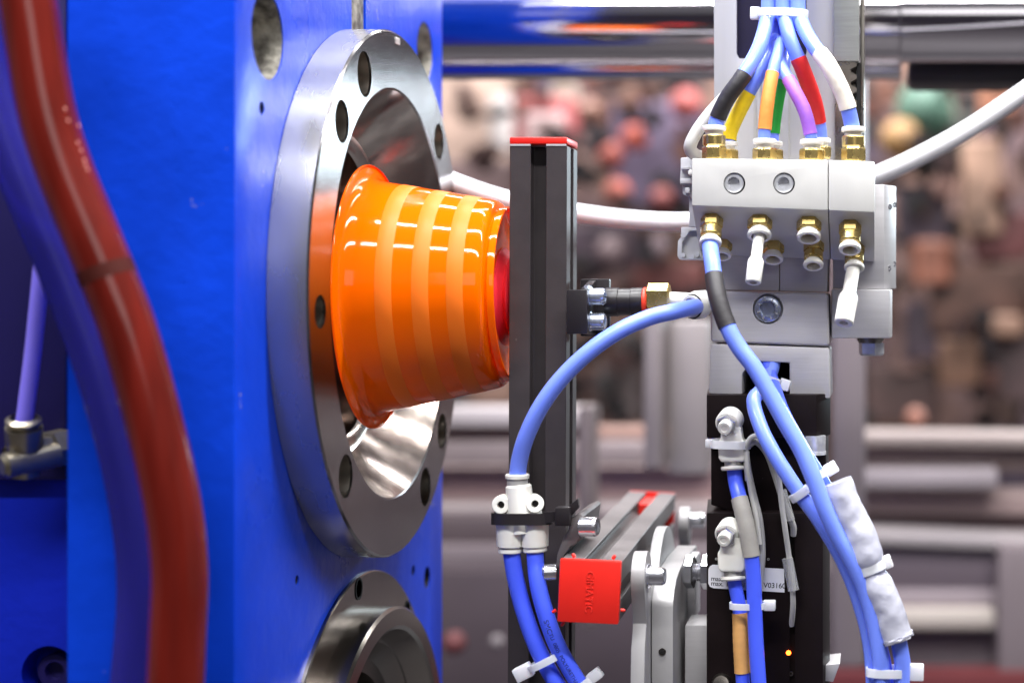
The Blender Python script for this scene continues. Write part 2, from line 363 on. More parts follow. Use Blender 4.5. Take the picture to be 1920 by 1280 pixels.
# ---------------------------------------------------------------- the machine block left of the platen
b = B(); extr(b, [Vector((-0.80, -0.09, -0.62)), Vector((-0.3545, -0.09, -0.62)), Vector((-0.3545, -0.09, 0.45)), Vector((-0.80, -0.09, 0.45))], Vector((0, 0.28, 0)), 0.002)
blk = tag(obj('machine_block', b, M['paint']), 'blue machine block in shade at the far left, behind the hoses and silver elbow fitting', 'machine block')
b = B(); rect(b, -400, -400, 124, 900, -97, -92, 0.002); tag(obj('navy_shade_sheet', b, M['shading']), 'dark navy sheet standing in for shade at the far left behind the violet tube', 'shade sheet')  # thin dark sheet painting the shade over the block's upper part
v = P(92, 1262, -90)
c_ = B(); lathe(c_, [(-14, 0), (-14, 13), (3, 13), (3, 0)], v, (0, -1, 0), 40); cut(blk, c_)
b = B(); lathe(b, [(-13.8, 0), (-13.8, 8.5), (-6, 8.5), (-5, 7.8), (-5, 4.5), (-9, 4.2), (-9, 0)], v, (0, -1, 0), 36); obj('recessed_bolt', b, M['shading'], blk)

def tube_thing(name, label, cat, pts, r, m, group=None, seg=18, n=10):
    path = spline([P(*p) for p in pts], n); b = B(); sweep(b, path, r, seg)
    o = tag(obj(name, b, m), label, cat, group)
    return o, path
def sleeve(parent, path, a, z, r, m, name='marker_sleeve', seg=20, label=None, wob=0.0):
    d = lambda i, q: (Vector(proj(path[i])) - Vector(q)).length
    i0 = min(range(len(path)), key=lambda i: d(i, a)); i1 = min(range(len(path)), key=lambda i: d(i, z))
    i0, i1 = min(i0, i1), max(i0, i1)
    if i1 - i0 < 2: i1 = i0 + 2
    rr = [r * (1 + wob * random.uniform(-1, 1)) for _ in range(i1 - i0 + 1)]
    b = B(); sweep(b, path[i0:i1 + 1], rr, seg); o = obj(name, b, m, parent)
    if label: o['label'] = label
    return o

o, pth = tube_thing('fluid_hose', 'thick dark red fluid filled hose curving down in front of the blue plate', 'hose',
    [(30, -120, -192), (52, 0, -192), (98, 250, -192), (195, 500, -192), (247, 640, -192), (312, 890, -192), (335, 1050, -192), (332, 1200, -192), (322, 1420, -192)], 11.2, M['redhose'], seg=32, n=14)
sleeve(o, pth, (196, 500), (199, 508), 11.3, M['joint'], 'joint_band', 32)
tube_thing('fluid_hose', 'clear bluish hose running alongside the red hose on its left', 'hose',
    [(-70, -60, -164), (-30, 120, -164), (28, 300, -164), (120, 520, -164), (180, 680, -164), (228, 850, -164), (256, 1000, -164), (262, 1130, -164), (248, 1300, -164), (240, 1420, -164)], 9.3, M['bluehose'], seg=32, n=14)
hose = bpy.data.objects['fluid_hose']
for k, (px, py) in enumerate(((148, 236), (122, 205), (146, 268), (152, 282), (158, 300), (164, 318), (128, 226), (160, 309))):
    b = B(); v = P(px, py, -192 - 10.6 if px < 130 and px > 60 else -192 - 7.5); lathe(b, [(-0.8, 0), (-0.6, 0.35), (0, 0.5), (0.6, 0.35), (0.8, 0)], v, (0.3, 0, -1), 10); obj('bubble', b, M['bubble'], hose)
elb = thing('elbow_fitting', 'silver metal elbow fitting on the blue block holding the violet tube', 'pipe fitting', P(45, 905, -120))
b = B(); lathe(b, [(0, 5.6), (1.2, 7.6), (2.4, 7.6), (3.2, 7.0), (3.2, 6.0), (4.8, 6.0), (4.8, 7.9), (16, 7.9), (17, 7.2), (28, 6.6), (28, 0)], P(44, 782, -122), (-0.14, 0.34, -1), 36)
obj('push_collar_body', b, M['nickel'], elb)
b = B(); lathe(b, [(-14, 0), (-14, 9.0), (-6, 9.0), (-5, 7.2), (1, 7.2), (1, 6.3), (14, 6.3)], P(72, 848, -112), (-0.55, -0.8, -0.15), 6); obj('hex_nut', b, M['nickel'], elb, ang=20)
b = B(); lathe(b, [(-10, 0), (-10, 5.8), (13, 5.8), (15, 4), (15, 0)], P(66, 860, -116), (-0.65, -0.74, -0.15), 30); obj('swivel_body', b, M['nickel'], elb)
tube_thing('air_tube', 'thin violet tube rising from the silver elbow fitting at far left', 'air tube',
    [(44, 800, -122), (52, 740, -122), (64, 640, -122), (78, 500, -122), (90, 380, -116), (100, 250, -106)], 3.6, M['violethose'])

# ================================================================ ORANGE BOWL AND SUCTION CUP
ax0 = Vector((-0.273, YC, (550 - 556) * 0.907 / F)); ax1 = Vector((-0.203, YC, (550 - 551) * 0.907 / F))
axb = (ax1 - ax0).normalized(); Lb = (ax1 - ax0).length * 1000
bowl = thing('plastic_bowl', 'glossy orange plastic bowl with three frosted bands, coming out of the steel ring', 'bowl', ax0 + Vector((0.03, 0, -0.071)))
def wall_r(t):     # outer radius along the axis
    return 62.6 - (t - 3) * 0.185
b = B()
outer = [(0.4, 70.6), (0, 71.0), (-0.6, 71.0), (-0.8, 70.4), (-0.3, 69.6), (0.5, 67.2), (1.3, 65.2), (2.4, 63.8), (4, 63.0), (6, 62.2)]
outer += [(t, wall_r(t) + (0.1 if t < 9 else 0)) for t in range(8, 66, 3)]
ts = 54
outer += [(66.0, wall_r(66) - 0.15), (67.6, 50.3), (69.0, 49.2), (69.8, 47.8), (70.1, 46.6), (70.6, 46.0), (71.2, 46.4), (71.6, 47.2), (74.4, 47.0), (75.0, 46.7), (75.1, 46.1), (74.7, 45.7), (72.0, 45.8), (70.6, 44.6), (70.2, 30), (70.0, 0)]
lathe(b, outer, ax0, axb, 128)
inner = [(-0.8, 70.2), (0.6, 66), (2.6, 63.2), (6, 60.8), (30, 56.3), (65, 49.8), (67, 49.0), (68.4, 46.5), (68.8, 30), (68.8, 0)]
lathe(b, inner, ax0, axb, 96)
obj('bowl_body', b, M['bowl'], bowl, ang=50)
for px in (718, 787, 852):
    # near-side picture column of the band -> position on the axis
    t = 0.0
    best = min((abs(proj(ax0 + axb * (k / 1000) + Vector((0, -wall_r(k) / 1000, 0)))[0] - px), k) for k in [i * 0.25 for i in range(20, 260)])
    t = best[1]
    b = B(); lathe(b, [(t - 4.1, wall_r(t - 4.1) + 0.05), (t - 4.0, wall_r(t - 4) + 0.10), (t, wall_r(t) + 0.10), (t + 4.0, wall_r(t + 4) + 0.10), (t + 4.1, wall_r(t + 4.1) + 0.05)], ax0, axb, 128)
    obj('frosted_band', b, M['stripe'], bowl)

b = B(); sx = Vector((-0.2045, YC, 0.0)) - Vector((0, 0, 0.002))
lathe(b, [(0, 0), (0, 23), (0.8, 25.8), (1.9, 26.6), (3.0, 25.6), (4.4, 21.5), (5.2, 20.6), (6.0, 21.6), (7.2, 23.2), (8.4, 22), (9.3, 17), (10.2, 13), (10.2, 0)], sx, (1, 0, 0), 64)
tag(obj('suction_cup', b, M['silicone']), 'red silicone suction cup pressed on the orange bowl base', 'suction cup')

# ================================================================ BLACK PROFILES
def tslot(wd=30.0, so=8.2, lip=2.0, inw=16.5, dep=9.0):
    h = wd / 2; a = so / 2; q = inw / 2
    side = [(-h, -h), (-a, -h), (-a, -h + lip), (-q, -h + lip), (-q, -h + lip + 2.2), (-a + 0.3, -h + dep), (a - 0.3, -h + dep), (q, -h + lip + 2.2), (q, -h + lip), (a, -h + lip), (a, -h)]
    out = []
    for k in range(4):
        c, s = round(math.cos(k * math.pi / 2)), round(math.sin(k * math.pi / 2))
        out += [(x * c - y * s, x * s + y * c) for x, y in side]
    return out
def bar_bm(p0, p1, up, wd=30.0):
    x, y, a = frame(p1 - p0, up); b = B()
    extr(b, [p0 + (x * u + y * v) / 1000 for u, v in tslot(wd)], p1 - p0, 0.0003, 1)
    return b, x, y, a
vp = thing('vertical_profile', 'upright black slotted aluminium profile with a red end cap, right of the bowl', 'aluminium profile', P(1015, 1400, 15))
top = P(1009.5, 273, 0); top.y = 0.015; bot = P(1005.0, 1420, 0); bot.y = 0.015
top.x += 0.0; b, x, y, a = bar_bm(bot, top, (0, 1, 0))
obj('profile_bar', b, M['anod'], vp, ang=20)
b = B(); lathe(b, [(0, 10.5), (0.7, 10.5), (0.7, 0)], top, (0, 0, 1), 4, ph=math.pi / 4); obj('bare_cut_end', b, M['alu'], vp)
b = B(); c = top + Vector((0, 0, 0.0026)); block(b, c, Vector((0.0152, 0, 0)), Vector((0, 0.0152, 0)), Vector((0, 0, 0.0018)), 0.0009)
obj('end_cap', b, M['red'], vp)
for s in (-1, 1):
    b = B(); block(b, top + Vector((s * 0.0093, -0.0146, 0.0003)), Vector((0.0052, 0, 0)), Vector((0, 0.0006, 0)), Vector((0, 0, 0.0005))); obj('bare_cut_edge', b, M['engrave'], vp)

cp0, cp1 = P(1107, 1106, -46), P(1221, 966, 200)
cp = thing('cross_profile', 'short black slotted profile pointing away from the viewer with red end caps', 'aluminium profile', cp0 + Vector((0, 0, -0.016)))
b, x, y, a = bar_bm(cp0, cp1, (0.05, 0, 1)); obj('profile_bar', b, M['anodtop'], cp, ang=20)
for (p, sgn) in ((cp0, -1), (cp1, 1)):
    b = B(); hs = 1.0 if sgn == -1 else 0.965; block(b, p + a * ((0.002 if sgn == -1 else 0.0005) * sgn), x * 0.0152 * hs, y * (0.0157 if sgn == -1 else 0.0152), a * (0.002 if sgn == -1 else 0.0008), 0.0011 if sgn == -1 else 0.0003)
    cap = obj('end_cap', b, M['red'], cp)
    if sgn == -1:
        b = text_bm('GIMATIC', 0.0052, 0.00034)
        bmesh.ops.transform(b, matrix=basis(-y, (-x if x.x < 0 else x), -a, p - a * 0.0041), verts=b.verts[:])
        obj('raised_lettering', b, M['redmark'], cap)
        xr = x if x.x > 0 else -x; yu = y if y.z > 0 else -y
        for u, v2 in ((-8.5, 16.2), (10.5, 16.4), (-16.4, -10.5), (-12.2, -16.4), (15.7, -9)):
            b = B(); lathe(b, [(0, 0), (0, 0.9), (1.6, 0.9), (2.2, 0.5), (2.2, 0)], p + (xr * u + yu * v2) / 1000 - a * 0.001, (xr * u + yu * v2).normalized() if abs(u) > 16 or abs(v2) > 16 else xr, 10); obj('cap_clip', b, M['red'], cap)
b = B(); block(b, cp1 - a * 0.02 + y * 0.0 , x * 0.0038, y * 0.0125, a * 0.017); obj('cap_tongue', b, M['red'], cp)

def screw(parent, o, axis, r, h, m='chrome', name='socket_screw', washer=0, shank=0):
    b = B(); lathe(b, [(-shank, r * 0.6), (0, r * 0.6), (0, r)] + [(0.15 * h, r), (0.2 * h, r * 0.985), (h * 0.86, r), (h, r * 0.86), (h, r * 0.6)], o, axis, 28)
    lathe(b, [(h, r * 0.66), (h * 0.4, r * 0.6), (h * 0.4, 0)], o, axis, 6)
    s = obj(name, b, M[m], parent, ang=30)
    if washer:
        b = B(); lathe(b, [(-1.0, r * 0.6), (-1.0, washer), (0, washer), (0.3, r * 0.9)], o, axis, 30); obj('washer', b, M[m], s)
    return s

# clamp between the two profiles
cl = thing('corner_clamp', 'dark angled clamp joining the upright and the short black profile', 'clamp', P(1070, 1050, -20))
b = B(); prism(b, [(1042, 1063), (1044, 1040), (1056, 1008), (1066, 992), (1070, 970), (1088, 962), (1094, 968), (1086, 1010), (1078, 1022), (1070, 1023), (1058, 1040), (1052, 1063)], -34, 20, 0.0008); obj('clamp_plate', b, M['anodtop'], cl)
screw(cl, P(1090, 987, -34), (1, -0.2, 0.03), 5.0, 8.6)
screw(cl, P(1042, 1072, -30), (-1, -0.25, 0), 4.3, 7.0)

# suction cup connector at the side of the upright
br = thing('side_bracket', 'black angle bracket with two bright socket screws on the upright profile', 'bracket', P(1085, 628, 0))
b = B()
rect(b, 1062, 543, 1101, 626, -13, -8, 0.0008)
XB = P(1101, 0, -13).x
zz = lambda y, d=0: -(y - VY) * S * (Z0 + d / 1000) / Z0
extr(b, [Vector((XB - 0.0042, -0.0085, zz(541, -10))), Vector((XB - 0.0042, 0.022, zz(522, 22))), Vector((XB - 0.0042, 0.022, zz(628, 22))), Vector((XB - 0.0042, -0.0085, zz(626, -10)))], Vector((0.004, 0, 0)), 0.0006)
rect(b, 1088, 523, 1143, 630, 16, 21, 0.0008)
obj('bracket_plate', b, M['blackplastic'], br)
b = B(); block(b, P(1103, 580, -2) , Vector((0.0011, 0, 0)), Vector((0, 0.0058, 0)), Vector((0, 0, 0.0125)), 0.0003); obj('clamp_strip', b, M['bluezinc'], br)
for py in (556, 603): screw(br, P(1108, py, -3), (1, -0.12, 0), 4.5, 7.6, 'bluezinc', washer=5.2)

cn = thing('air_connector', 'black barrel connector with red ring, brass nut and white elbow beside the upright', 'air connector', P(1210, 600, 0))
c0 = P(1136, 566, 6); per = mm(1, 6) * 1000
b = B(); lathe(b, [(0, 0), (0, 26 * per), (3 * per, 27 * per), (24 * per, 27 * per), (25 * per, 25.5 * per), (48 * per, 25.5 * per), (49 * per, 27 * per), (68 * per, 27 * per), (70 * per, 26 * per), (70 * per, 0)], c0, (1, 0, 0), 40); obj('barrel', b, M['blackplastic'], cn)
b = B(); lathe(b, [(70 * per, 22 * per), (70 * per, 26 * per), (72 * per, 27.5 * per), (76 * per, 27.5 * per), (78 * per, 26 * per), (78 * per, 20 * per)], c0 + Vector((0, 0, 0)), (1, 0, 0), 40); obj('seal_ring', b, M['oring'], cn)
b = B(); lathe(b, [(78 * per, 0), (78 * per, 26 * per), (80 * per, 28 * per), (117 * per, 28 * per), (121 * per, 24 * per), (121 * per, 0)], c0 + Vector((0, 0, 0.002)), (1, 0, 0), 6, ph=math.pi / 6); obj('hex_nut', b, M['brass'], cn, ang=20)
b = B(); ec = P(1302, 574, 2)
lathe(b, [(0, 0), (0, 4.3), (11, 4.3), (13, 5.4), (19, 6.2), (22, 5), (22, 0)], P(1254, 562, 6), (1, 0, -0.05), 28)
axc = Vector((-0.45, -0.88, -0.05)).normalized()
lathe(b, [(-7, 0), (-7, 5.5), (-5, 7.0), (2.0, 7.0), (3.2, 6.6), (3.2, 0)], ec - axc * 0.001, axc, 36)
obj('elbow_body', b, M['wplastic'], cn)
b = B(); lathe(b, [(2.9, 6.7), (3.5, 6.5), (3.5, 5.6)], ec - axc * 0.001, axc, 36); obj('collar_gap', b, M['dark'], cn)
b = B(); lathe(b, [(3.0, 5.9), (4.6, 6.0), (5.2, 5.6), (5.2, 4.4), (2, 4.3)], ec - axc * 0.001, axc, 36); obj('release_ring', b, M['ringgrey'], cn)

o, pth = tube_thing('air_tube', 'blue tube arching from the white elbow down to the white Y fitting', 'air tube',
    [(1307, 575, 6), (1303, 575, -4), (1290, 578, -12), (1262, 584, -20), (1215, 596, -26), (1160, 621, -32), (1104, 660, -35), (1052, 710, -36), (1014, 762, -36), (988, 815, -34), (974, 862, -31), (970, 900, -30), (970, 935, -30)], 4.25, M['tubelight'], 'blue air tubes', n=12)

# white Y fitting with strap
yf = thing('y_fitting', 'white plastic Y fitting with two side ears strapped to the upright profile', 'pipe fitting', P(978, 1035, -30))
q = mm(1, -30) * 1000
b = B(); lathe(b, [(0, 0), (0, 21 * q), (3 * q, 24 * q), (90 * q, 26 * q), (90 * q, 0)], P(972, 908, -30), (0.08, 0, -1), 36)
for px in (957, 1002): lathe(b, [(0, 20 * q), (2, 27 * q), (58 * q, 24.5 * q), (60 * q, 22 * q), (60 * q, 0)], P(px, 965, -30), (0.02 if px > 980 else -0.01, 0, -1), 36)
rect(b, 948, 958, 1012, 1000, -34, -26, 0.0015)
obj('fitting_body', b, M['wplastic'], yf)
for px, py, ax, ln in ((939, 946, (0.0, -1, 0.05), 7.5), (1003, 944, (0.30, -0.95, 0.08), 9.5)):
    b = B(); a_ = Vector(ax).normalized(); c = P(px, py, -34)
    lathe(b, [(-ln, 0), (-ln, 5.0), (0, 4.6), (0.4, 4.2), (0.4, 1.9), (-3, 1.8), (-3, 0)], c, a_, 28); obj('mounting_ear', b, M['wplastic'], yf)
for px, py in ((939, 946), (1003, 944)):
    b = B(); lathe(b, [(-2.0, 1.75), (-2.0, 0)], P(px, py, -34), (0, -1, 0.05), 20); obj('ear_hole', b, M['dark'], yf)
for px, py, ax in ((970, 897, (0, 0, 1)), (957, 1027, (-0.02, 0, -1)), (1003, 1025, (0.05, 0, -1))):
    b = B(); lathe(b, [(-3, 4.4), (0, 4.4), (0.2, 5.9), (1.9, 6.0), (2.4, 5.6), (2.4, 4.3)], P(px, py, -30), ax, 32); obj('release_ring', b, M['wplastic'], yf)
    b = B(); lathe(b, [(-3.2, 5.2), (0, 5.2)], P(px, py, -30), ax, 28); obj('collar_neck', b, M['gplastic'], yf)
st = thing('cable_tie', 'black cable tie holding the white Y fitting to the upright profile', 'cable tie', P(1000, 985, -25))
b = B(); band(b, P(980, 971, -30), (0, 0.06, 1), (1, 0, 0), 14.4, 8.0, 5.8, 1.1, sq=3.0); prism(b, [(1018, 960), (1050, 958), (1050, 976), (1018, 982)], -37, -35.6)
obj('strap', b, M['blackplastic'], st)
b = B(); rect(b, 1040, 951, 1068, 986, -40, -32, 0.0008); obj('tie_head', b, M['blackplastic'], st)
b = B(); prism(b, [(1062, 952), (1083, 934), (1085, 952), (1066, 972)], -36, -31, 0.0003); obj('strap_tail', b, M['blackplastic'], st)

lowL = tube_thing('air_tube', 'left blue tube running down from the white Y fitting', 'air tube',
    [(957, 1020, -30), (961, 1050, -30), (968, 1090, -30), (984, 1150, -30), (1008, 1215, -30), (1040, 1275, -30), (1080, 1340, -30)], 4.3, M['tube'], 'blue air tubes', n=14)
lowR, pr = tube_thing('air_tube', 'right blue tube with printed letters running down from the white Y fitting', 'air tube',
    [(1003, 1020, -30), (1004, 1050, -31), (1009, 1095, -33), (1023, 1150, -34), (1043, 1205, -34), (1070, 1255, -33), (1110, 1320, -32)], 4.3, M['tube'], 'blue air tubes', n=14)

def tube_text(parent, path, s, size, start, r, off=0.0, m=None):
    """lettering wrapped on a tube, reading along it; start in mm from the path's first point"""
    L = [0.0]
    for p, q_ in zip(path, path[1:]): L.append(L[-1] + (q_ - p).length)
    b = text_bm(s, size, 0.0, 'LEFT')
    bmesh.ops.triangulate(b, faces=b.faces[:])
    for v in b.verts:
        d = start / 1000 + v.co.x; i = max(0, min(len(L) - 2, next((k for k in range(len(L) - 1) if L[k + 1] >= d), len(L) - 2)))
        t = (d - L[i]) / (L[i + 1] - L[i]); c = path[i].lerp(path[i + 1], t); T = (path[i + 1] - path[i]).normalized()
        n = (CAM - c); n = (n - T * n.dot(T)).normalized(); side = n.cross(T)
        ph = v.co.y / (r / 1000) + off
        v.co = c + (n * math.cos(ph) + side * math.sin(ph)) * (r / 1000 + 0.00006)
    obj('printed_lettering', b, m or M['tubeink'], parent, smooth=False)
tube_text(lowR, pr, 'SMC', 0.0036, 38, 4.3, -0.25, M['ink'])
tube_text(lowR, pr, 'TU  0805  POLYURETHANE     414', 0.0027, 45, 4.3, -0.22)

def tie(label, c, axis, along, a, bb, head_dir=None, wd=3.6, head=(4.2, 3.0, 2.6), m='nylon', tail=0, group='white cable ties on the tubes', th=0.9):
    ax = Vector(axis).normalized(); u = Vector(along); u = (u - ax * u.dot(ax)).normalized()
    t = thing('cable_tie', label, 'cable tie', c - Vector((0, 0, 0.003)), group)
    b = B(); band(b, c, ax, u, a, bb, wd, th, sq=2.6); obj('strap', b, M[m], t)
    hd = Vector(head_dir).normalized() if head_dir else u
    dist = a if abs(hd.dot(u)) > 0.7 else bb
    hc = c + hd * (dist + head[0] * 0.8) / 1000
    w_ = ax.cross(hd).normalized()
    b = B(); block(b, hc, hd * head[0] / 1000, w_ * head[1] / 1000, ax * head[2] / 1000, 0.0008)
    hd_o = obj('tie_head', b, M[m], t)
    if tail:
        b = B(); block(b, hc + w_ * (head[1] + tail / 2) / 1000, hd * 0.0006, w_ * tail / 2000, ax * wd / 2600); obj('strap_tail', b, M[m], t)
    return t
tie('white cable tie slanting round the two blue tubes below the red cap', P(1024, 1238, -32), (0.45, 0, -0.9), (-0.9, 0, -0.42), 9.0, 5.2, head=(4.6, 3.0, 3.6))
tie('white cable tie barely in view at the bottom edge, on the two blue tubes', P(1083, 1290, -32), (0.6, 0, -0.8), (0.8, 0, 0.55), 8.2, 5.2, head=(3.6, 3.0, 2.8))

# ================================================================ SWIVEL JOINT RIGHT OF THE CROSS PROFILE
def plateX(bm, pts, X0, X1, bev=0.0004):    # outline in (depth mm, height mm), thickness along x
    extr(bm, [Vector((X0, d / 1000, z / 1000)) for d, z in pts], Vector((X1 - X0, 0, 0)), bev)
def arc(c, r, a0, a1, n=14): return [(c[0] + r * math.cos(math.radians(a0 + (a1 - a0) * i / n)), c[1] + r * math.sin(math.radians(a0 + (a1 - a0) * i / n))) for i in range(n + 1)]
sw = thing('swivel_joint', 'pale aluminium swivel plates bolted beside the red capped profile', 'swivel joint', (-0.115, 0.02, -0.26))
b = B(); plateX(b, arc((45, -171), 42.5, 205, 20, 26) + [(86, -260), (-2, -260)], -0.1232, -0.1174); obj('disc_plate', b, M['swivel'], sw)
b = B(); plateX(b, [(-20, -262), (-20, -161), (-18, -157), (-13, -152.8), (-4, -149), (8, -146.6), (25, -145.2), (50, -144.6), (92, -146), (92, -262)], -0.1172, -0.1062); pc = obj('main_plate', b, M['swivel'], sw)
v = Vector((-0.1117, -0.0202, -(1221 - VY) * 0.862 / F))
b = B(); lathe(b, [(0, 1.9), (0.3, 1.9), (0.3, 1.5), (-0.2, 1.4), (-0.2, 0)], v, (0, -1, 0), 20); obj('tapped_hole', b, M['oldsteel'], sw)
b = B(); plateX(b, arc((-30, -144), 13.5, 300, 60, 18) [::-1][0:0] + arc((-30, -144), 13.5, -35, 215, 20) + [(-36, -166), (-42, -178), (-46, -215), (-47, -262), (-12, -262), (-14, -200), (-12, -170)], -0.1245, -0.1176); obj('lever_arm', b, M['swivel'], sw)
screw(sw, Vector((-0.1165, -0.034, -0.1425)), (1, -0.1, 0), 4.6, 8.0, washer=6.2)
t = onX(1255, 985, -0.118)
b = B(); plateX(b, arc((158, -143), 11, -10, 190, 14) + [(150, -152), (158, -158), (166, -150)], -0.1236, -0.1176); obj('rear_tab', b, M['swivel'], sw)
screw(sw, Vector((-0.1170, 0.157, -0.1425 + 0.0025)), (1, -0.1, 0), 4.9, 9.0, washer=6.4)
b = B(); lathe(b, [(0, 0), (0, 8.0), (1, 9.0), (4.6, 9.0), (5.4, 8.2), (5.4, 4.5), (9.5, 4.5), (9.5, 8.6), (10.2, 9.4), (15.8, 9.4), (16.4, 8.6), (16.4, 0)], P(1284, 1071, 22), (1, -0.08, 0), 6, ph=math.pi / 6); obj('hex_nut', b, M['chrome'], sw, ang=20)
b = B(); lathe(b, [(4.5 + k * 0.5, 4.6 + 0.45 * (k % 2)) for k in range(0, 14)], P(1284, 1071, 22), (1, -0.08, 0), 24); obj('threaded_stud', b, M['chrome'], sw)
b = B(); rect(b, 1284, 1171, 1327, 1330, 12, 42, 0.001); obj('bearing_block', b, M['brushed'], sw)
b = B(); rect(b, 1276, 1046, 1304, 1160, 45, 70, 0.001); obj('rear_spacer', b, M['alu'], sw)

# ================================================================ VERTICAL AXIS AND VALVE BLOCK (TOP RIGHT)
colm = thing('lift_column', 'pale grey vertical slide column with a dark slot, behind the coloured tubes', 'machine column', P(1450, 480, 45))
b = B(); SL = [(1381, -420), (1381, 100), (1386, 110), (1506, 110), (1512, 100), (1512, -420)]
prism(b, [(1337, -420)] + SL + [(1566, -420), (1566, 480), (1340, 480)], 30, 34, 0.0004); obj('column_front', b, M['alucol'], colm)
b = B(); rect(b, 1345, -425, 1562, 480, 36, 75); obj('column_core', b, M['slot'], colm)
for x0, x1 in ((1413, 1418), (1424, 1427), (1478, 1481), (1508, 1510)):
    b = B(); rect(b, x0, 112, x1, 480, 29.6, 30.4); obj('panel_seam', b, M['gplastic'], colm)
b = B(); rect(b, 1562, -420, 1606, 480, 40, 70, 0.001); obj('guide_rail', b, M['oldsteel'], colm); b = B(); rect(b, 1613, -420, 1621, 480, 36, 60, 0.0008); obj('guide_rail', b, M['oldsteel'], colm)
rk = thing('gear_rack', 'brushed steel gear rack with teeth on the right side of the pale column', 'gear rack', P(1585, 250, 34))
b = B(); rect(b, 1563, -420, 1611, 115, 24, 36, 0.0008); obj('rack_cover', b, M['rackmetal'], rk)
b = B(); pts = [(1566, 116), (1600, 116)]
yy = 118
while yy < 300:
    pts += [(1606, yy), (1606, yy + 6), (1595, yy + 12), (1595, yy + 17), (1606, yy + 23)]; yy += 24
pts += [(1566, yy)]
prism(b, pts, 26, 36); obj('toothed_bar', b, M['oldsteel'], rk)
b = B(); rect(b, 1606, 118, 1613, 320, 34, 40); obj('tooth_gap_shadow_strip', b, M['dark'], rk).name = 'tooth_gap_shade'  # dark strip painting the shadow in the tooth gaps

mf = thing('valve_block', 'white two piece pneumatic valve block holding all the brass fittings', 'valve block', P(1470, 478, -10))
D0 = -30.0
def wedge(bm, xa, xb, ytop_a, ytop_b, ybot_a, ybot_b, bev=0.0009):
    t = bmesh.new(); R = []
    for px, yt, yb in ((xa, ytop_a, ybot_a), (xb, ytop_b, ybot_b)):
        f0, f1 = P(px, yt, D0), P(px, yb, D0)
        sec = [f0, f1, f1 + Vector((0, 0.040, -0.0240)), f1 + Vector((0, 0.055, -0.0240)), f0 + Vector((0, 0.055, 0))]
        R.append([t.verts.new(v) for v in sec])
    n = 5
    t.faces.new(R[0]); t.faces.new(R[1][::-1])
    for i in range(n): t.faces.new((R[0][i], R[1][i], R[1][(i + 1) % n], R[0][(i + 1) % n]))
    bmesh.ops.recalc_face_normals(t, faces=t.faces[:]); bevel(t, t.faces[:], bev, 20); merge(bm, t)
b = B(); wedge(b, 1297, 1552.5, 297, 300, 385, 394); vb = obj('valve_body', b, M['white'], mf)
c_ = B()
for px in (1377, 1470): lathe(c_, [(-8, 0), (-8, mm(20.5, D0) * 1000), (3, mm(20.5, D0) * 1000), (3, 0)], P(px, 344, D0), (0, -1, 0), 32)
cut(vb, c_)
b = B(); wedge(b, 1553.5, 1640, 300, 303, 394, 398); obj('valve_end_body', b, M['white'], mf)
for px in (1377, 1470): screw(mf, P(px, 344, D0 + 5.0), (0, -1, 0), mm(18.6, D0) * 1000, 4.2, 'zincface')
for px in (1377, 1470):
    b = B(); lathe(b, [(0, mm(18.0, D0) * 1000), (0, mm(20.3, D0) * 1000), (-2.5, mm(20.3, D0) * 1000)], P(px, 344, D0 + 3.2), (0, -1, 0), 32); obj('counterbore_shade', b, M['dark'], mf)  # dark ring painting shade into the gap round each screw head
# grey terminal housings behind the left end
th_ = thing('terminal_housing', 'grey plastic terminal housing behind the left end of the white valve block', 'terminal housing', P(1292, 488, 10))
b = B(); prism(b, [(1276, 296), (1300, 294), (1330, 294), (1330, 372), (1297, 372), (1280, 364), (1280, 346), (1275, 345), (1275, 335), (1276, 318)], 2, 14, 0.0005); obj('upper_shell', b, M['lightgrey'], th_)
for q4 in ((1277, 313, 1310, 318), (1275, 335, 1310, 344), (1284, 352, 1293, 362)):
    b = B(); rect(b, *q4, -1.5, 3, 0.0003); obj('shell_rib', b, M['lightgrey'], th_)
b = B(); rect(b, 1290, 318, 1312, 328, -6, 2, 0.001); obj('white_clip', b, M['wplastic'], th_)
b = B(); rect(b, 1292, 370, 1330, 425, 4, 12, 0.0004); obj('shell_neck', b, M['lightgrey'], th_)
b = B(); prism(b, [(1277, 426), (1330, 426), (1330, 488), (1274, 487), (1270, 480), (1271, 452), (1277, 444)], 4, 12, 0.0004); lo = obj('lower_shell', b, M['lightgrey'], th_)
c_ = B(); prism(c_, [(1290, 432), (1340, 430), (1340, 484), (1276, 483), (1276, 454), (1282, 446)], -2, 6.5); cut(lo, c_)
for px, py, r in ((1281, 441, 5), (1297, 481, 5), (1281, 478, 4), (1307, 478, 4)):
    b = B(); lathe(b, [(-3, r * 0.28), (0, r * 0.28), (0, 0)], P(px, py, 3.6), (0, -1, 0), 16); obj('pin_boss', b, M['lightgrey'], th_)

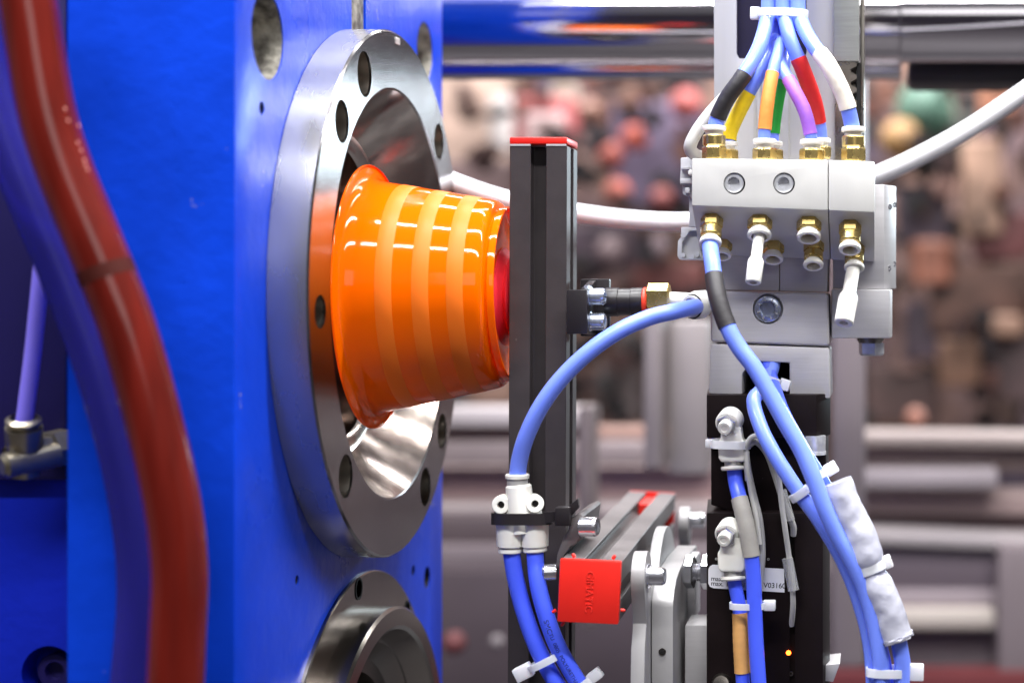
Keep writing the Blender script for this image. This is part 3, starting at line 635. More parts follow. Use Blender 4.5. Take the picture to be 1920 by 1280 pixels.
# ---- brass push-in fittings: built once per kind along +z, then copied
def fitting(kind, label):
    t = thing('brass_fitting', label, 'pipe fitting', (0, 0, 0), 'brass push fittings on the valve block')
    Zx = (0, 0, 1); O = Vector()
    b = B()
    if kind == 'tall': lathe(b, [(-2, 0), (-2, 5.6), (0, 6.3), (5.6, 6.3), (6.6, 5.8), (6.6, 0)], O, Zx, 6)
    else: lathe(b, [(-2, 0), (-2, 5.6), (0, 6.4), (4.6, 6.4), (5.4, 5.8), (5.4, 0)], O, Zx, 6)
    obj('hex_body', b, M['brass'], t, org=O, ang=20)
    h = 6.6 if kind == 'tall' else 5.4
    if kind == 'tall':
        b = B(); lathe(b, [(h - 0.2, 5.3), (h + 0.6, 5.9), (h + 5.0, 5.9), (h + 5.6, 5.4), (h + 5.6, 0)], O, Zx, 32); obj('round_neck', b, M['brass'], t, org=O); h += 5.6
    b = B(); lathe(b, [(h - 0.2, 4.6), (h + 2.4, 4.6)], O, Zx, 28); obj('collar_neck', b, M['wplastic'], t, org=O)
    b = B(); lathe(b, [(h + 2.0, 4.6), (h + 2.2, 6.0), (h + 3.0, 6.2), (h + 4.2, 6.1), (h + 4.7, 5.6), (h + 4.7, 4.2), (h + 1, 4.1)], O, Zx, 32); obj('release_ring', b, M['wplastic'], t, org=O)
    return t
PROTO = {}
def put(kind, pos, axis, label, s=1.0):
    if kind not in PROTO: t = PROTO[kind] = fitting(kind, label)
    else: t = copy_tree(PROTO[kind])
    t['label'] = label; t.location = pos; t.rotation_mode = 'QUATERNION'; t.rotation_quaternion = Vector((0, 0, 1)).rotation_difference(Vector(axis).normalized()); t.scale = (s, s, s)
    return t
UP = (0, 0, 1); dn = Vector((0, -0.514, -0.857))
put('tall', P(1339, 298, -20), UP, 'tall brass fitting under the black sleeved tube')
put('tall', P(1600, 300, -20), UP, 'tall brass fitting under the cream sleeved tube')
put('short', P(1434, 298, -20), UP, 'short brass fitting under the orange sleeved tube')
put('short', P(1522, 299, -20), UP, 'short brass fitting under the purple sleeved tube')
put('short', P(1364, 298, 6), UP, 'brass fitting behind, under the yellow sleeved tube', 0.9)
put('short', P(1448, 298, 6), UP, 'brass fitting behind, under the green sleeved tube', 0.9)
put('short', P(1538, 292, 6), UP, 'brass fitting behind, under the red sleeved tube', 0.9)
def under(px, d):                            # a point on the sloping underside
    f1 = P(px, 385 + (px - 1297) * 0.036, D0); k = (d - D0) / 40
    return Vector((P(px, 0, d).x, d / 1000, f1.z - 0.024 * k))
put('tall', under(1335, -20), dn, 'brass fitting under the block feeding the black sleeved blue tube', 0.92)
put('short', under(1425, -20), dn, 'brass fitting under the block with a front white plug')
put('short', under(1517, -20), dn, 'brass fitting under the block with only its white ring and no plug')
put('tall', under(1594, -19), dn, 'brass fitting under the right end with a bare white ring', 0.92)
put('short', under(1355, 0), dn, 'small brass fitting half hidden behind the black sleeved blue tube', 0.8)
put('short', under(1450, 0), dn, 'small brass fitting half hidden behind the front white plug', 0.9)
put('tall', under(1526, -3), dn, 'darker brass fitting behind the one without a plug, grey ring below', 0.85)
put('tall', under(1602, -2), dn, 'brass fitting at the back right carrying the longest white plug', 0.85)
def plug(label, p0, p1, r0, r1, m):
    a = p1 - p0; L_ = a.length * 1000
    b = B(); lathe(b, [(0, 0), (0, r0), (L_ * 0.48, r0), (L_ * 0.56, r1 * 0.96), (L_ * 0.6, r1), (L_ - 0.6, r1 * 0.95), (L_, r1 * 0.85), (L_, r1 * 0.45), (L_ - 3, r1 * 0.4), (L_ - 3, 0)], p0, a, 28)
    return tag(obj('blanking_plug', b, M[m]), label, 'plug', 'white plugs in the valve block fittings')
pa = under(1425, -20) + dn * 0.008
plug('short white plug hanging from the second fitting under the block', pa, P(1412, 530, -36), 2.9, 4.2, 'wplastic')
pa = under(1602, -2) + dn * 0.011
plug('long white plug hanging at the right end below the block', pa, P(1582, 606, -26), 3.6, 5.2, 'wplastic')

# ---- coloured tubes above the valve block
def ctube(label, pts, r, sl=None, m='tubelight', rs=None):
    o, path = tube_thing('air_tube', label, 'air tube', pts, r, M[m], 'blue air tubes', n=14)
    if sl: sleeve(o, path, sl[0], sl[1], rs or r + 0.45, M[sl[2]], wob=0.012)
    return o
ctube('blue tube with a black sleeve above the white block', [(1339, 262, -20), (1343, 230, -20), (1362, 187, -22), (1393, 143, -22), (1422, 92, -14), (1437, 40, -2), (1441, -10, 4), (1441, -400, 6)], 3.9, ((1350, 222), (1395, 141), 'blackt'))
ctube('blue tube with a yellow sleeve above the white block', [(1366, 268, 6), (1372, 240, 6), (1396, 190, 4), (1428, 132, 4), (1452, 80, 10), (1460, 20, 14), (1461, -400, 14)], 3.5, ((1366, 262), (1404, 172), 'yellow'))
ctube('blue tube with an orange sleeve above the white block', [(1432, 272, -20), (1434, 240, -20), (1440, 185, -19), (1450, 130, -14), (1464, 80, -2), (1472, 40, 12), (1474, -400, 18)], 3.1, ((1433, 243), (1449, 136), 'orange'))
ctube('blue tube with a green sleeve above the white block', [(1449, 270, 6), (1452, 230, 6), (1460, 180, 6), (1470, 130, 8), (1476, 80, 18), (1478, 30, 22), (1478, -400, 24)], 3.0, ((1449, 250), (1464, 150), 'green'))
ctube('blue tube with a purple sleeve above the white block', [(1523, 272, -20), (1519, 248, -20), (1508, 207, -20), (1487, 165, -17), (1464, 122, -8), (1458, 85, 4), (1460, 40, 14), (1463, -400, 18)], 3.1, ((1521, 252), (1478, 150), 'purple'))
ctube('blue tube with a red sleeve above the white block', [(1538, 262, 6), (1535, 232, 4), (1525, 185, -2), (1503, 125, -8), (1482, 75, -8), (1470, 30, -2), (1467, -10, 2), (1467, -400, 4)], 3.8, ((1535, 228), (1495, 112), 'redt'))
ctube('blue tube with a cream sleeve above the white block', [(1600, 265, -20), (1597, 235, -20), (1584, 185, -22), (1555, 125, -22), (1525, 85, -14), (1504, 45, -4), (1496, 0, 2), (1494, -400, 4)], 4.0, ((1588, 207), (1540, 100), 'cream'))
tube_thing('grey_cable', 'grey cable bending down to the left end of the valve block', 'cable', [(1420, 105, 8), (1398, 140, 0), (1362, 180, -4), (1330, 215, -6), (1306, 248, -8), (1294, 276, -8), (1304, 291, -2), (1322, 296, 4)], 3.4, M['cable'], n=12)
tie('white cable tie round the bundle of blue tubes at the top edge', P(1468, 27, 2), (0.03, 0, 1), (-1, 0, -0.06), 12.5, 7.5, head=(2.6, 2.6, 3.2), wd=4.2)

# ================================================================ GREY MOUNTING BLOCKS AND BLACK GRIPPER
mb = thing('mounting_block', 'grey machined mounting block with a square opening, above the black gripper', 'mounting block', P(1440, 745, 30))
b = B(); prism(b, [(1322, 440), (1461, 440), (1461, 545), (1330, 543)], 12, 50, 0.0004); obj('upper_plate', b, M['brushed'], mb)
b = B(); prism(b, [(1462.5, 440), (1554, 440), (1551, 547), (1462.5, 545)], 12, 50, 0.0004); obj('upper_plate', b, M['brushed'], mb)
b = B(); prism(b, [(1331, 545), (1553, 549), (1555, 649), (1332, 641)], 8, 55, 0.0022, 3); md_ = obj('middle_plate', b, M['brushed'], mb)
c_ = B(); lathe(c_, [(-5, 0), (-5, 8.1), (3, 8.1), (3, 0)], P(1440, 579, 8), (0, -1, 0), 36); cut(md_, c_)
s = screw(mb, P(1440, 579, 12.5), (0, -1, 0), 7.0, 4.0, 'bluezinc')
b = B()
for k in range(8):
    t = k * math.pi / 4 + 0.3; block(b, P(1440, 579, 8.45) + Vector((math.cos(t), 0, math.sin(t))) * 0.0052, Vector((math.cos(t), 0, math.sin(t))) * 0.0008, Vector((0, 0.0002, 0)), Vector((-math.sin(t), 0, math.cos(t))) * 0.0003)
obj('head_marking', b, M['engrave'], s)
b = B(); prism(b, [(1332, 644), (1555, 652), (1557, 747), (1480, 745), (1480, 680), (1412, 677), (1392, 700), (1392, 741), (1329, 738)], 8, 50, 0.0014, 2); obj('lower_plate', b, M['brushed'], mb)
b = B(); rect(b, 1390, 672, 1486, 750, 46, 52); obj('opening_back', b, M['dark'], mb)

sb = thing('side_block', 'pale grey side block with chamfered edge, right of the valve block', 'side block', P(1620, 636, 30))
b = B(); plan(b, [(1562, 16), (1658, 16), (1680, 32), (1676, 62), (1562, 62)], 346, 541, 16, 0.0005); obj('upper_plate', b, M['alu'], sb)
b = B(); plan(b, [(1559, 12), (1668, 12), (1673, 20), (1668, 60), (1559, 60)], 542, 634, 12, 0.0012); obj('lower_plate', b, M['alu'], sb)
for px, py, d in ((1668, 388, 23), (1677, 384, 30), (1667, 503, 23), (1676, 495, 30)):
    b = B(); lathe(b, [(0, 1.6), (0.35, 1.5), (0.35, 0.8), (-0.5, 0.7)], P(px, py, d - 0.5), (0.75, -0.65, 0), 14); obj('edge_screw', b, M['chrome'], sb)
b = B(); lathe(b, [(0, 0), (0, 7.4), (1.4, 7.4), (1.4, 6.6), (2.6, 6.6), (2.6, 0)], P(1632, 634, 36), (0, 0, -1), 36); obj('washer', b, M['oldsteel'], sb)
b = B(); lathe(b, [(2.6, 0), (2.6, 7.1), (8.2, 7.1), (9.4, 6.2), (9.4, 0)], P(1634, 634, 36), (0, 0, -1), 6, ph=0.25); obj('hex_bolt', b, M['zincface'], sb, ang=20)

gr = thing('black_gripper', 'black pneumatic gripper body with two white elbows and a label', 'gripper', P(1440, 1400, 20))
b = B(); plan(b, [(1325, -2), (1531, -2), (1557, 14), (1556, 52), (1327, 52)], 740, 820, -2, 0.0006); obj('top_block', b, M['black'], gr)
b = B(); prism(b, [(1333, 818), (1549, 818), (1549, 965), (1395, 965), (1333, 946)], 6, 50, 0.0006); obj('middle_body', b, M['black'], gr)
b = B(); plan(b, [(1325, -4), (1516, -4), (1543, -2), (1556, 14), (1553, 55), (1327, 55)], 961, 1420, -4, 0.0006); lb = obj('lower_body', b, M['black'], gr)
c_ = B(); rect(c_, 1479, 985, 1489, 1430, -12, -1.0); cut(lb, c_)
b = B(); lathe(b, [(0, 0), (0, 1.3), (0.5, 1.2), (0.8, 0)], P(1478.5, 1223, -4), (0, -1, 0), 16); obj('status_light', b, M['led'], gr)
b = B(); lathe(b, [(0, 0.5), (0, 1.3), (0.3, 1.3), (0.3, 0.5)], P(1483, 1262, -2), (0, -1, 0), 16); obj('set_screw', b, M['oldsteel'], gr)
b = B(); lathe(b, [(0, 0), (0, 6.0), (9, 6.0), (10, 5.4), (10, 0)], P(1527, 816, 2), (0, 0, -1), 28)
lathe(b, [(8, 5.4), (8.2, 6.2), (10, 6.2), (10, 0)], P(1527, 816, 2), (0, 0, -1), 28); obj('socket_screw', b, M['zincface'], gr)
b = B(); lathe(b, [(0, 0), (0, 5.6), (1.2, 5.6), (1.2, 5.0), (2.6, 5.0), (2.6, 0)], P(1347, 819, 3), (0, 0, -1), 28); obj('washer', b, M['chrome'], gr)
b = B(); prism(b, [(1548, 1246), (1575, 1243), (1562, 1278), (1546, 1276)], 4, 30, 0.0005); obj('jaw_corner', b, M['alu'], gr)
b = B(); lathe(b, [(0, 5.4), (2, 5.4), (4, 4), (4.4, 0)], P(1353, 1281, -4), (0, -1, 0.25), 24); obj('dark_bolt', b, M['oldsteel'], gr)
# sticker with print
b = B(); v00 = P(1329, 1061, -4.25)
pts = [(1336, 1058), (1470, 1066), (1471, 1110), (1338, 1102), (1331, 1099), (1328, 1093), (1328, 1067), (1331, 1061)]
prism(b, pts, -4.3, -4.02); stk = obj('label_sticker', b, M['sticker'], gr, smooth=False)
def flat_text(parent, s, px, py, size_px, d, rot=0.0, m='ink', align='LEFT', name='printed_lettering'):
    b = text_bm(s, mm(size_px, d), 0.0, align, 0.00004); c, sn = math.cos(rot), math.sin(rot)
    bmesh.ops.transform(b, matrix=basis((c, 0, sn), (-sn, 0, c), (0, -1, 0), P(px, py, d)), verts=b.verts[:]); return obj(name, b, M[m], parent, smooth=False)
flat_text(stk, 'max. 8 bar', 1333, 1084, 12.5, -4.36, -0.06)
flat_text(stk, 'max. 116 psi', 1333, 1093, 12.5, -4.36, -0.06)
flat_text(stk, '-V03160', 1427, 1096.5, 13.5, -4.36, -0.04)
flat_text(gr, '8', 1345, 1050, 11, -4.1, 1.5, 'gplastic'); flat_text(gr, 'o', 1438, 1047, 9, -4.1, 0, 'gplastic')

def white_elbow(label, cx, cy, d, ax, length, bot):
    t = thing('white_elbow', label, 'pipe fitting', P(cx, bot + 20, d), 'white banjo elbows on the black gripper')
    q = mm(1, d) * 1000; a = Vector(ax).normalized(); c = P(cx, cy, d)
    b = B(); lathe(b, [(-3, 0), (-3, 24 * q), (4.5, 24 * q), (5.4, 22 * q), (5.4, 0)], c, a, 36)
    w_ = 24
    prism(b, [(cx - 18, cy + 12), (cx + 20, cy + 12), (cx + 23, cy + 36), (cx + 31, cy + 44), (cx + 29, bot - 6), (cx + 24, bot), (cx - 17, bot), (cx - 22, bot - 8), (cx - 23, cy + 42), (cx - 18, cy + 34)], d - 6, d + 5, 0.0022, 3)
    obj('elbow_body', b, M['wplastic'], t)
    b = B(); lathe(b, [(5.0, 0), (5.0, 18 * q), (5.6, 20 * q), (7.4, 20 * q), (8.2, 18.5 * q), (8.2, 0)], c, a, 6, ph=0.4); obj('hex_nut', b, M['chrome'], t, ang=20)
    b = B(); lathe(b, [(8, 0), (8, 13 * q), (10.6, 13 * q), (11.2, 12 * q), (11.2, 7 * q), (10.9, 6 * q), (10.9, 0)], c, a, 28); obj('bolt_tip', b, M['wplastic'], t)
    b = B(); lathe(b, [(-2, 17 * q), (12 * q, 17 * q)], P(cx + 6, bot, d), (0.06, 0, -1), 28); obj('collar_neck', b, M['gplastic'], t)
    b = B(); lathe(b, [(7 * q, 17 * q), (7.5 * q, 23 * q), (12 * q, 24 * q), (15 * q, 22 * q), (15 * q, 15 * q)], P(cx + 6, bot, d), (0.06, -0.12, -1), 36); obj('release_ring', b, M['wplastic'], t)
    return t
we = white_elbow('upper white elbow fitting on the black gripper, strapped by a clear tie', 1369, 788, -8, (-0.20, -0.92, -0.30), 0, 866)
white_elbow('lower white elbow fitting on the black gripper, over the label', 1368, 995, -10, (-0.20, -0.92, -0.30), 0, 1072)
o, pth = tube_thing('air_tube', 'blue tube with a grey sleeve from the upper white elbow', 'air tube', [(1376, 866, -8), (1379, 900, -9), (1388, 940, -14), (1399, 985, -17), (1408, 1035, -18), (1413, 1085, -18), (1415, 1140, -18), (1418, 1210, -18), (1424, 1300, -18), (1430, 1400, -18)], 3.95, M['tube'], 'blue air tubes', n=14)
sleeve(o, pth, (1387, 934), (1409, 1042), 4.5, M['greyt'], wob=0.012)
o, pth = tube_thing('air_tube', 'blue tube with a tan sleeve from the lower white elbow', 'air tube', [(1374, 1075, -10), (1380, 1105, -10), (1387, 1145, -11), (1389, 1200, -12), (1392, 1260, -12), (1396, 1340, -12), (1398, 1400, -12)], 3.7, M['tube'], 'blue air tubes', n=14)
sleeve(o, pth, (1386, 1147), (1392, 1258), 4.15, M['tan'], wob=0.02)
tie('white cable tie round the two blue tubes below the label', P(1402, 1134, -15), (0, 0, 1), (1, 0, 0.05), 8.6, 5.2, head=(3.2, 2.6, 2.6), wd=3.2)
tie('milky cable tie round the upper white elbow, its tail to the left', P(1370, 832, -9), (0.03, 0, 1), (-1, 0, 0.1), 9.6, 7.4, head=(2.0, 1.6, 2.2), wd=4.2)

def wire(label, pts, r=1.35, m='cable'):
    return tube_thing('sensor_wire', label, 'wire', pts, r, M[m], 'grey sensor wires on the gripper', seg=10)[0]
wire('grey wire looping from the upper white elbow down to the clear sleeve', [(1402, 900, -10), (1399, 860, -12), (1400, 835, -14), (1412, 818, -15), (1430, 822, -15), (1450, 855, -13), (1460, 895, -11), (1465, 940, -11), (1472, 990, -11), (1479, 1040, -9), (1484, 1080, -9), (1487, 1130, -8), (1484, 1172, -3)], 1.45)
wire('grey wire running straight down beside the grey sleeved tube', [(1398, 850, -12), (1403, 885, -8), (1413, 930, -6), (1424, 975, -7), (1429, 1030, -8), (1426, 1075, -9), (1420, 1130, -8)], 1.9)
wire('thin grey wire hugging the grey sleeved tube', [(1400, 846, -14), (1402, 880, -14), (1409, 925, -12), (1418, 970, -12), (1424, 1020, -12)], 1.4)
wire('grey wire in the inner loop ending at the gripper edge', [(1402, 836, -12), (1418, 828, -12), (1438, 850, -9), (1453, 890, -6), (1464, 925, -7), (1476, 960, -7), (1487, 985, -5), (1488, 1003, -3)], 1.7)
b = B(); sweep(b, [P(1476, 1046, -9), P(1482, 1075, -9), P(1488, 1106, -9)], 2.9, 16); tag(obj('clear_wire_sleeve', b, M['clear']), 'clear plastic sleeve on the grey sensor wire', 'sleeve')
b = B(); sweep(b, [P(1466, 918, -8), P(1474, 945, -8), P(1482, 975, -8)], 2.4, 14); tag(obj('clear_wire_sleeve', b, M['clear']), 'clear sleeve half hidden behind the big blue tubes', 'sleeve')

# ---- blue tubes in front of the gripper
ub = under(1335, -20)
UT = [proj(ub + dn * k) + ((ub + dn * k).y * 1000,) for k in (0.008, 0.0165)]
o, pth = tube_thing('air_tube', 'main blue tube with a black sleeve crossing in front of the gripper', 'air tube', UT + [(1336, 495, -37), (1345, 555, -46), (1364, 612, -50), (1385, 650, -51), (1415, 690, -52), (1443, 738, -53), (1473, 792, -54), (1502, 842, -55), (1523, 890, -56), (1545, 948, -56), (1569, 1000, -55), (1594, 1046, -54), (1621, 1105, -52), (1639, 1165, -51), (1651, 1235, -50), (1655, 1310, -48), (1658, 1400, -48)], 4.2, M['tubelight'], 'blue air tubes', n=16)
sleeve(o, pth, (1340, 515), (1364, 613), 4.65, M['blackt'], wob=0.008)
tube_thing('air_tube', 'light blue tube leaving the square opening to the left of the main tube', 'air tube', [(1452, 650, 30), (1448, 690, 10), (1428, 730, -14), (1413, 752, -22), (1426, 800, -30), (1450, 848, -36), (1478, 893, -40), (1502, 928, -42), (1538, 978, -44), (1580, 1050, -44), (1612, 1130, -44), (1634, 1230, -43), (1640, 1400, -42)], 3.8, M['tubelight'], 'blue air tubes', n=14)
tube_thing('air_tube', 'blue tube leaving the square opening below the white tie', 'air tube', [(1428, 655, 34), (1440, 690, 10), (1452, 730, -10), (1470, 778, -24), (1502, 838, -32), (1540, 900, -38), (1580, 975, -42), (1612, 1060, -44), (1636, 1160, -44), (1660, 1260, -44), (1668, 1400, -44)], 3.8, M['tube'], 'blue air tubes', n=14)
tube_thing('white_cable', 'thin white cable beside the main blue tube', 'cable', [(1455, 742, -4), (1472, 778, -10), (1492, 815, -20), (1512, 862, -30), (1545, 950, -30), (1575, 1020, -30)], 2.2, M['whitehose'], n=10)
tie('white cable tie at the square opening of the grey block', P(1443, 712, -3), (0.3, 0.1, 0.9), (1, 0, 0.35), 6.2, 4.6, head=(2.8, 2.6, 3.0), wd=3.6)
tie('white tie end on the light blue tube left of the wrapped cable', P(1500, 925, -42), (0.55, 0, -0.8), (-0.83, 0, -0.5), 4.2, 4.2, head=(0.8, 2.4, 2.2), wd=4.2)
tie('white cable tie head above the white wrapped cable', P(1534, 892, -48), (0.5, 0, -0.86), (0.86, 0, 0.36), 4.8, 4.6, head=(3.2, 2.8, 3.0), wd=3.4)
# white taped cable
wr = thing('wrapped_cable', 'cable wrapped in crumpled white tape beside the big blue tubes', 'wrapped cable', P(1640, 1205, -50))
path = spline([P(*p) for p in ((1570, 902, -50), (1590, 955, -50), (1613, 1005, -50), (1632, 1060, -50), (1650, 1110, -50), (1668, 1155, -50), (1684, 1198, -50))], 14)
n = len(path); rr = []
for i in range(n):
    t = i / (n - 1); base = 7.6 + 0.9 * math.sin(t * 3.1); base -= 2.2 * math.exp(-((t - 0.53) / 0.05) ** 2)
    rr.append(base)
b = B(); sweep(b, path, rr, 40)
for v in b.verts: v.co += noise.noise_vector(v.co * 50) * 0.0008 + noise.noise_vector(v.co * 170) * 0.0005
obj('tape_wrap', b, M['tape'], wr)
for k, (e, dr) in enumerate(((0, 0.5), (2, 0.9), (4, 0.5))):
    b = B(); sweep(b, [path[-4 + 0] + (path[-1] - path[-4]) * (0.30 + 0.25 * k), path[-4] + (path[-1] - path[-4]) * (0.62 + 0.24 * k)], [rr[-1] + dr, rr[-1] + dr - 0.3], 26)
    for v in b.verts: v.co += Vector((random.uniform(-1, 1), 0, random.uniform(-1, 1))) * 0.0005
    obj('tape_layer', b, M['tape'], wr)
b = B(); sweep(b, [path[-3], path[-1] + (path[-1] - path[-3]) * 0.6, P(1692, 1240, -49), P(1690, 1300, -49), P(1688, 1400, -49)], 4.1, 18); obj('cable_core', b, M['tubelight'], wr)
tie('white cable tie pinching the middle of the white wrapped cable', P(1634, 1064, -50), (0.36, 0, -0.93), (0.93, 0, 0.36), 6.4, 6.4, head=(2.4, 2.6, 3.2), wd=4.2)
tie('white cable tie round the blue tubes at the bottom right', P(1665, 1258, -47), (0.02, 0, 1), (1, 0, 0.0), 10.2, 6.0, head=(4.2, 2.8, 4.0), wd=4.2)

# ================================================================ BACKGROUND (out of focus)
def bmat(name, c, rough=0.5, metal=0.0, var=0.2, vscale=4): return mat(name, lin(*c), rough, metal, var=var, vscale=vscale)
def cyl(bm, p0, p1, r, seg=40):
    lathe(bm, [(0, 0), (0, r - 1), (1, r), ((p1 - p0).length * 1000 - 1, r), ((p1 - p0).length * 1000, r - 1), ((p1 - p0).length * 1000, 0)], p0, p1 - p0, seg)
TB = 330
tb = thing('tie_bar', 'thick chromed tie bar running across the top behind the column', 'tie bar', P(1400, 115, TB))
p0 = P(760, 40, TB); p1 = P(1688, 38, TB)
b = B(); cyl(b, p0, p1, mm(75, TB) * 1000, 64); obj('chrome_bar', b, M['steelbar'], tb)
b = B(); cyl(b, P(1686, 38, TB), P(2700, 36, TB), mm(81, TB) * 1000, 64); obj('bar_sleeve', b, M['steelbar'], tb)
b = B(); cyl(b, P(760, 126, 400), P(1690, 126, 400), mm(24, 400) * 1000)
tag(obj('lower_rod', b, M['steelbar']), 'thinner grey rod below the thick chromed bar', 'rod')
b = B(); rect(b, 1702, 108, 2700, 158, 350, 400, 0.006); tag(obj('dark_guard', b, mat('dark_rubber', (0.02, 0.017, 0.018, 1), 0.5)), 'black bar under the chromed sleeve at the top right', 'guard bar')

tube_thing('white_hose', 'white hose sagging behind the profile and rising to the right', 'hose',
    [(800, 318, 150), (858, 345, 150), (960, 378, 150), (1090, 401, 150), (1190, 413, 150), (1300, 416, 150), (1440, 400, 150), (1560, 362, 150), (1655, 325, 150), (1730, 290, 150), (1820, 240, 150), (1935, 162, 150), (2060, 70, 150), (2200, -70, 150), (2330, -260, 150)], mm(18, 150) * 1000, M['whitehose'], seg=24)

# machine frame members, far behind
def beam(label, x0, y0, x1, y1, d, dep, c, name='frame_beam', rough=0.45, metal=0.3, tilt=0):
    b = B(); t_ = tilt; prism(b, [(x0, y0), (x1, y0 + t_), (x1, y1 + t_), (x0, y1)], d, d + dep, 0.006)
    return tag(obj(name, b, bmat(name + '_coat', c, rough, metal, 0.15, 6)), label, 'frame beam' if name == 'frame_beam' else name.replace('_', ' '))
GR = 'blurred machine frame beams in the background'
beam('pale grey blurred frame beam just right of the steel ring', 760, 764, 1110, 800, 1350, 60, (168, 159, 161))
beam('brown blurred ledge under the pale beam right of the steel ring', 760, 802, 1330, 824, 1380, 60, (137, 106, 96))
beam('grey blurred beam low behind the upright profile', 760, 826, 1340, 872, 1360, 60, (131, 118, 119))
beam('pinkish blurred panel behind the white Y fitting', 760, 874, 1500, 944, 1410, 60, (154, 129, 128), 'sheet_cover')
beam('light blurred rail below the pinkish panel', 760, 946, 1500, 964, 1350, 60, (152, 141, 141))
beam('dark blurred rail behind the black strap', 760, 966, 1500, 1020, 1330, 60, (86, 75, 78))
beam('mid grey blurred rail level with the lower red cap', 760, 1022, 1500, 1066, 1310, 60, (117, 106, 110))
beam('dark blurred machine base below the rails', 760, 1068, 1620, 1420, 1290, 200, (76, 66, 71), 'machine_bed')
beam('light narrow blurred rail right of the wrapped cable, uppermost', 1560, 808, 2300, 832, 1350, 60, (152, 139, 136), tilt=8)
beam('brown blurred panel between the upper rails at right', 1560, 834, 2300, 880, 1390, 60, (131, 114, 110), 'sheet_cover', tilt=8)
beam('grey violet blurred rail at right, shorter than the others', 1560, 880, 1872, 916, 1330, 60, (137, 128, 133))
beam('pink brown blurred panel below the grey violet rail', 1560, 918, 2300, 964, 1380, 60, (139, 120, 118), 'sheet_cover', tilt=6)
beam('dark reddish blurred gap rail at right', 1560, 966, 2300, 996, 1400, 60, (99, 78, 80), tilt=8)
beam('light grey sloping blurred rail at right', 1560, 990, 2300, 1018, 1310, 60, (154, 146, 148), tilt=30)
beam('dark violet blurred beam below the sloping rail', 1560, 1020, 2300, 1104, 1330, 60, (99, 88, 96), tilt=30)
beam('soft grey blurred beam beside the wrapped cable', 1560, 1106, 1880, 1140, 1320, 60, (137, 126, 131))
beam('bright beige blurred bar at the lower right', 1560, 1142, 1866, 1178, 1300, 60, (179, 169, 162), 'beige_bar')
beam('dark grey blurred machine base at the lower right', 1600, 1180, 2300, 1420, 1340, 120, (99, 88, 92), 'machine_bed')
beam('red blurred strip at the bottom right edge', 1540, 1258, 2300, 1420, 1270, 40, (100, 45, 48), 'red_strip')
beam('grey blurred upright at the right edge below the sloping rail', 1872, 1022, 2020, 1420, 1280, 60, (115, 104, 108), 'frame_post', tilt=8)
beam('grey blurred upright behind the right side of the gripper', 1560, 120, 1622, 1250, 750, 50, (120, 110, 114), 'frame_post')
beam('grey blurred upright left of the mounting block', 1206, 560, 1242, 880, 870, 50, (123, 114, 115), 'frame_post')
beam('pale grey blurred upright touching the mounting block', 1252, 600, 1330, 890, 910, 50, (137, 129, 129), 'frame_post')
beam('dark grey blurred upright just right of the black profile', 1082, 760, 1112, 1180, 850, 40, (102, 91, 92), 'frame_post')

# the hall behind: wall, shelves, coloured goods
DW = 6200
b = B(); rect(b, -600, -900, 3200, 1900, DW, DW + 60)
tag(obj('hall_wall', b, mat('hall_wall_paint', lin(112, 84, 70), 0.8, col2=lin(60, 49, 62), vscale=2.6)), 'dim brownish wall far behind everything', 'wall', kind='structure')
b = B(); extr(b, [Vector((-4, -3.3, -1.05)), Vector((4, -3.3, -1.05)), Vector((4, 6.2, -1.05)), Vector((-4, 6.2, -1.05))], Vector((0, 0, -0.02)))
tag(obj('floor', b, mat('grey_floor', (0.045, 0.04, 0.045, 1), 0.5, var=0.2, vscale=3)), 'dark grey hall floor far below', 'floor', kind='structure')
b = B(); extr(b, [Vector((-4, -3.3, -1.05)), Vector((4, -3.3, -1.05)), Vector((4, -3.3, 0.75)), Vector((-4, -3.3, 0.75))], Vector((0, -0.05, 0)))
tag(obj('hall_wall', b, mat('unseen_wall_dark', (0.05, 0.04, 0.06, 1), 0.8, var=0.3, vscale=2)), 'dark unseen wall added on the viewer side of the hall', 'wall', kind='structure')  # out of view, added to darken reflections in the tie bar and other metal
GD = 4600
def good(label, px, py, wpx, hpx, c, shape='box', d=GD, name='goods_box', cat='box', dep=None):
    b = B(); k = mm(1, d)
    if shape == 'box': rect(b, px - wpx / 2, py - hpx / 2, px + wpx / 2, py + hpx / 2, d, d + wpx * k * 700, 0.02, 3)
    elif shape == 'drum': lathe(b, [(0, 0), (0, wpx * k * 430), (hpx * k * 80, wpx * k * 500), (hpx * k * 880, wpx * k * 500), (hpx * k * 1000, wpx * k * 400), (hpx * k * 1000, 0)], P(px, py + hpx / 2, d), (0, 0, 1), 32)
    else:
        n = 12; lathe(b, [(-wpx * k * 500 * math.cos(math.pi * i / n), wpx * k * 500 * math.sin(math.pi * i / n)) for i in range(n + 1)], P(px, py, d), (0, 0, 1), 28)
    return tag(obj(name, b, bmat(name + '_colour', tuple(round(q * 0.66 + u * 0.34) for q, u in zip(c, (104, 84, 82))), 0.6, 0, 0.45, 9)), label, cat, 'blurred goods in the hall behind' if False else None)
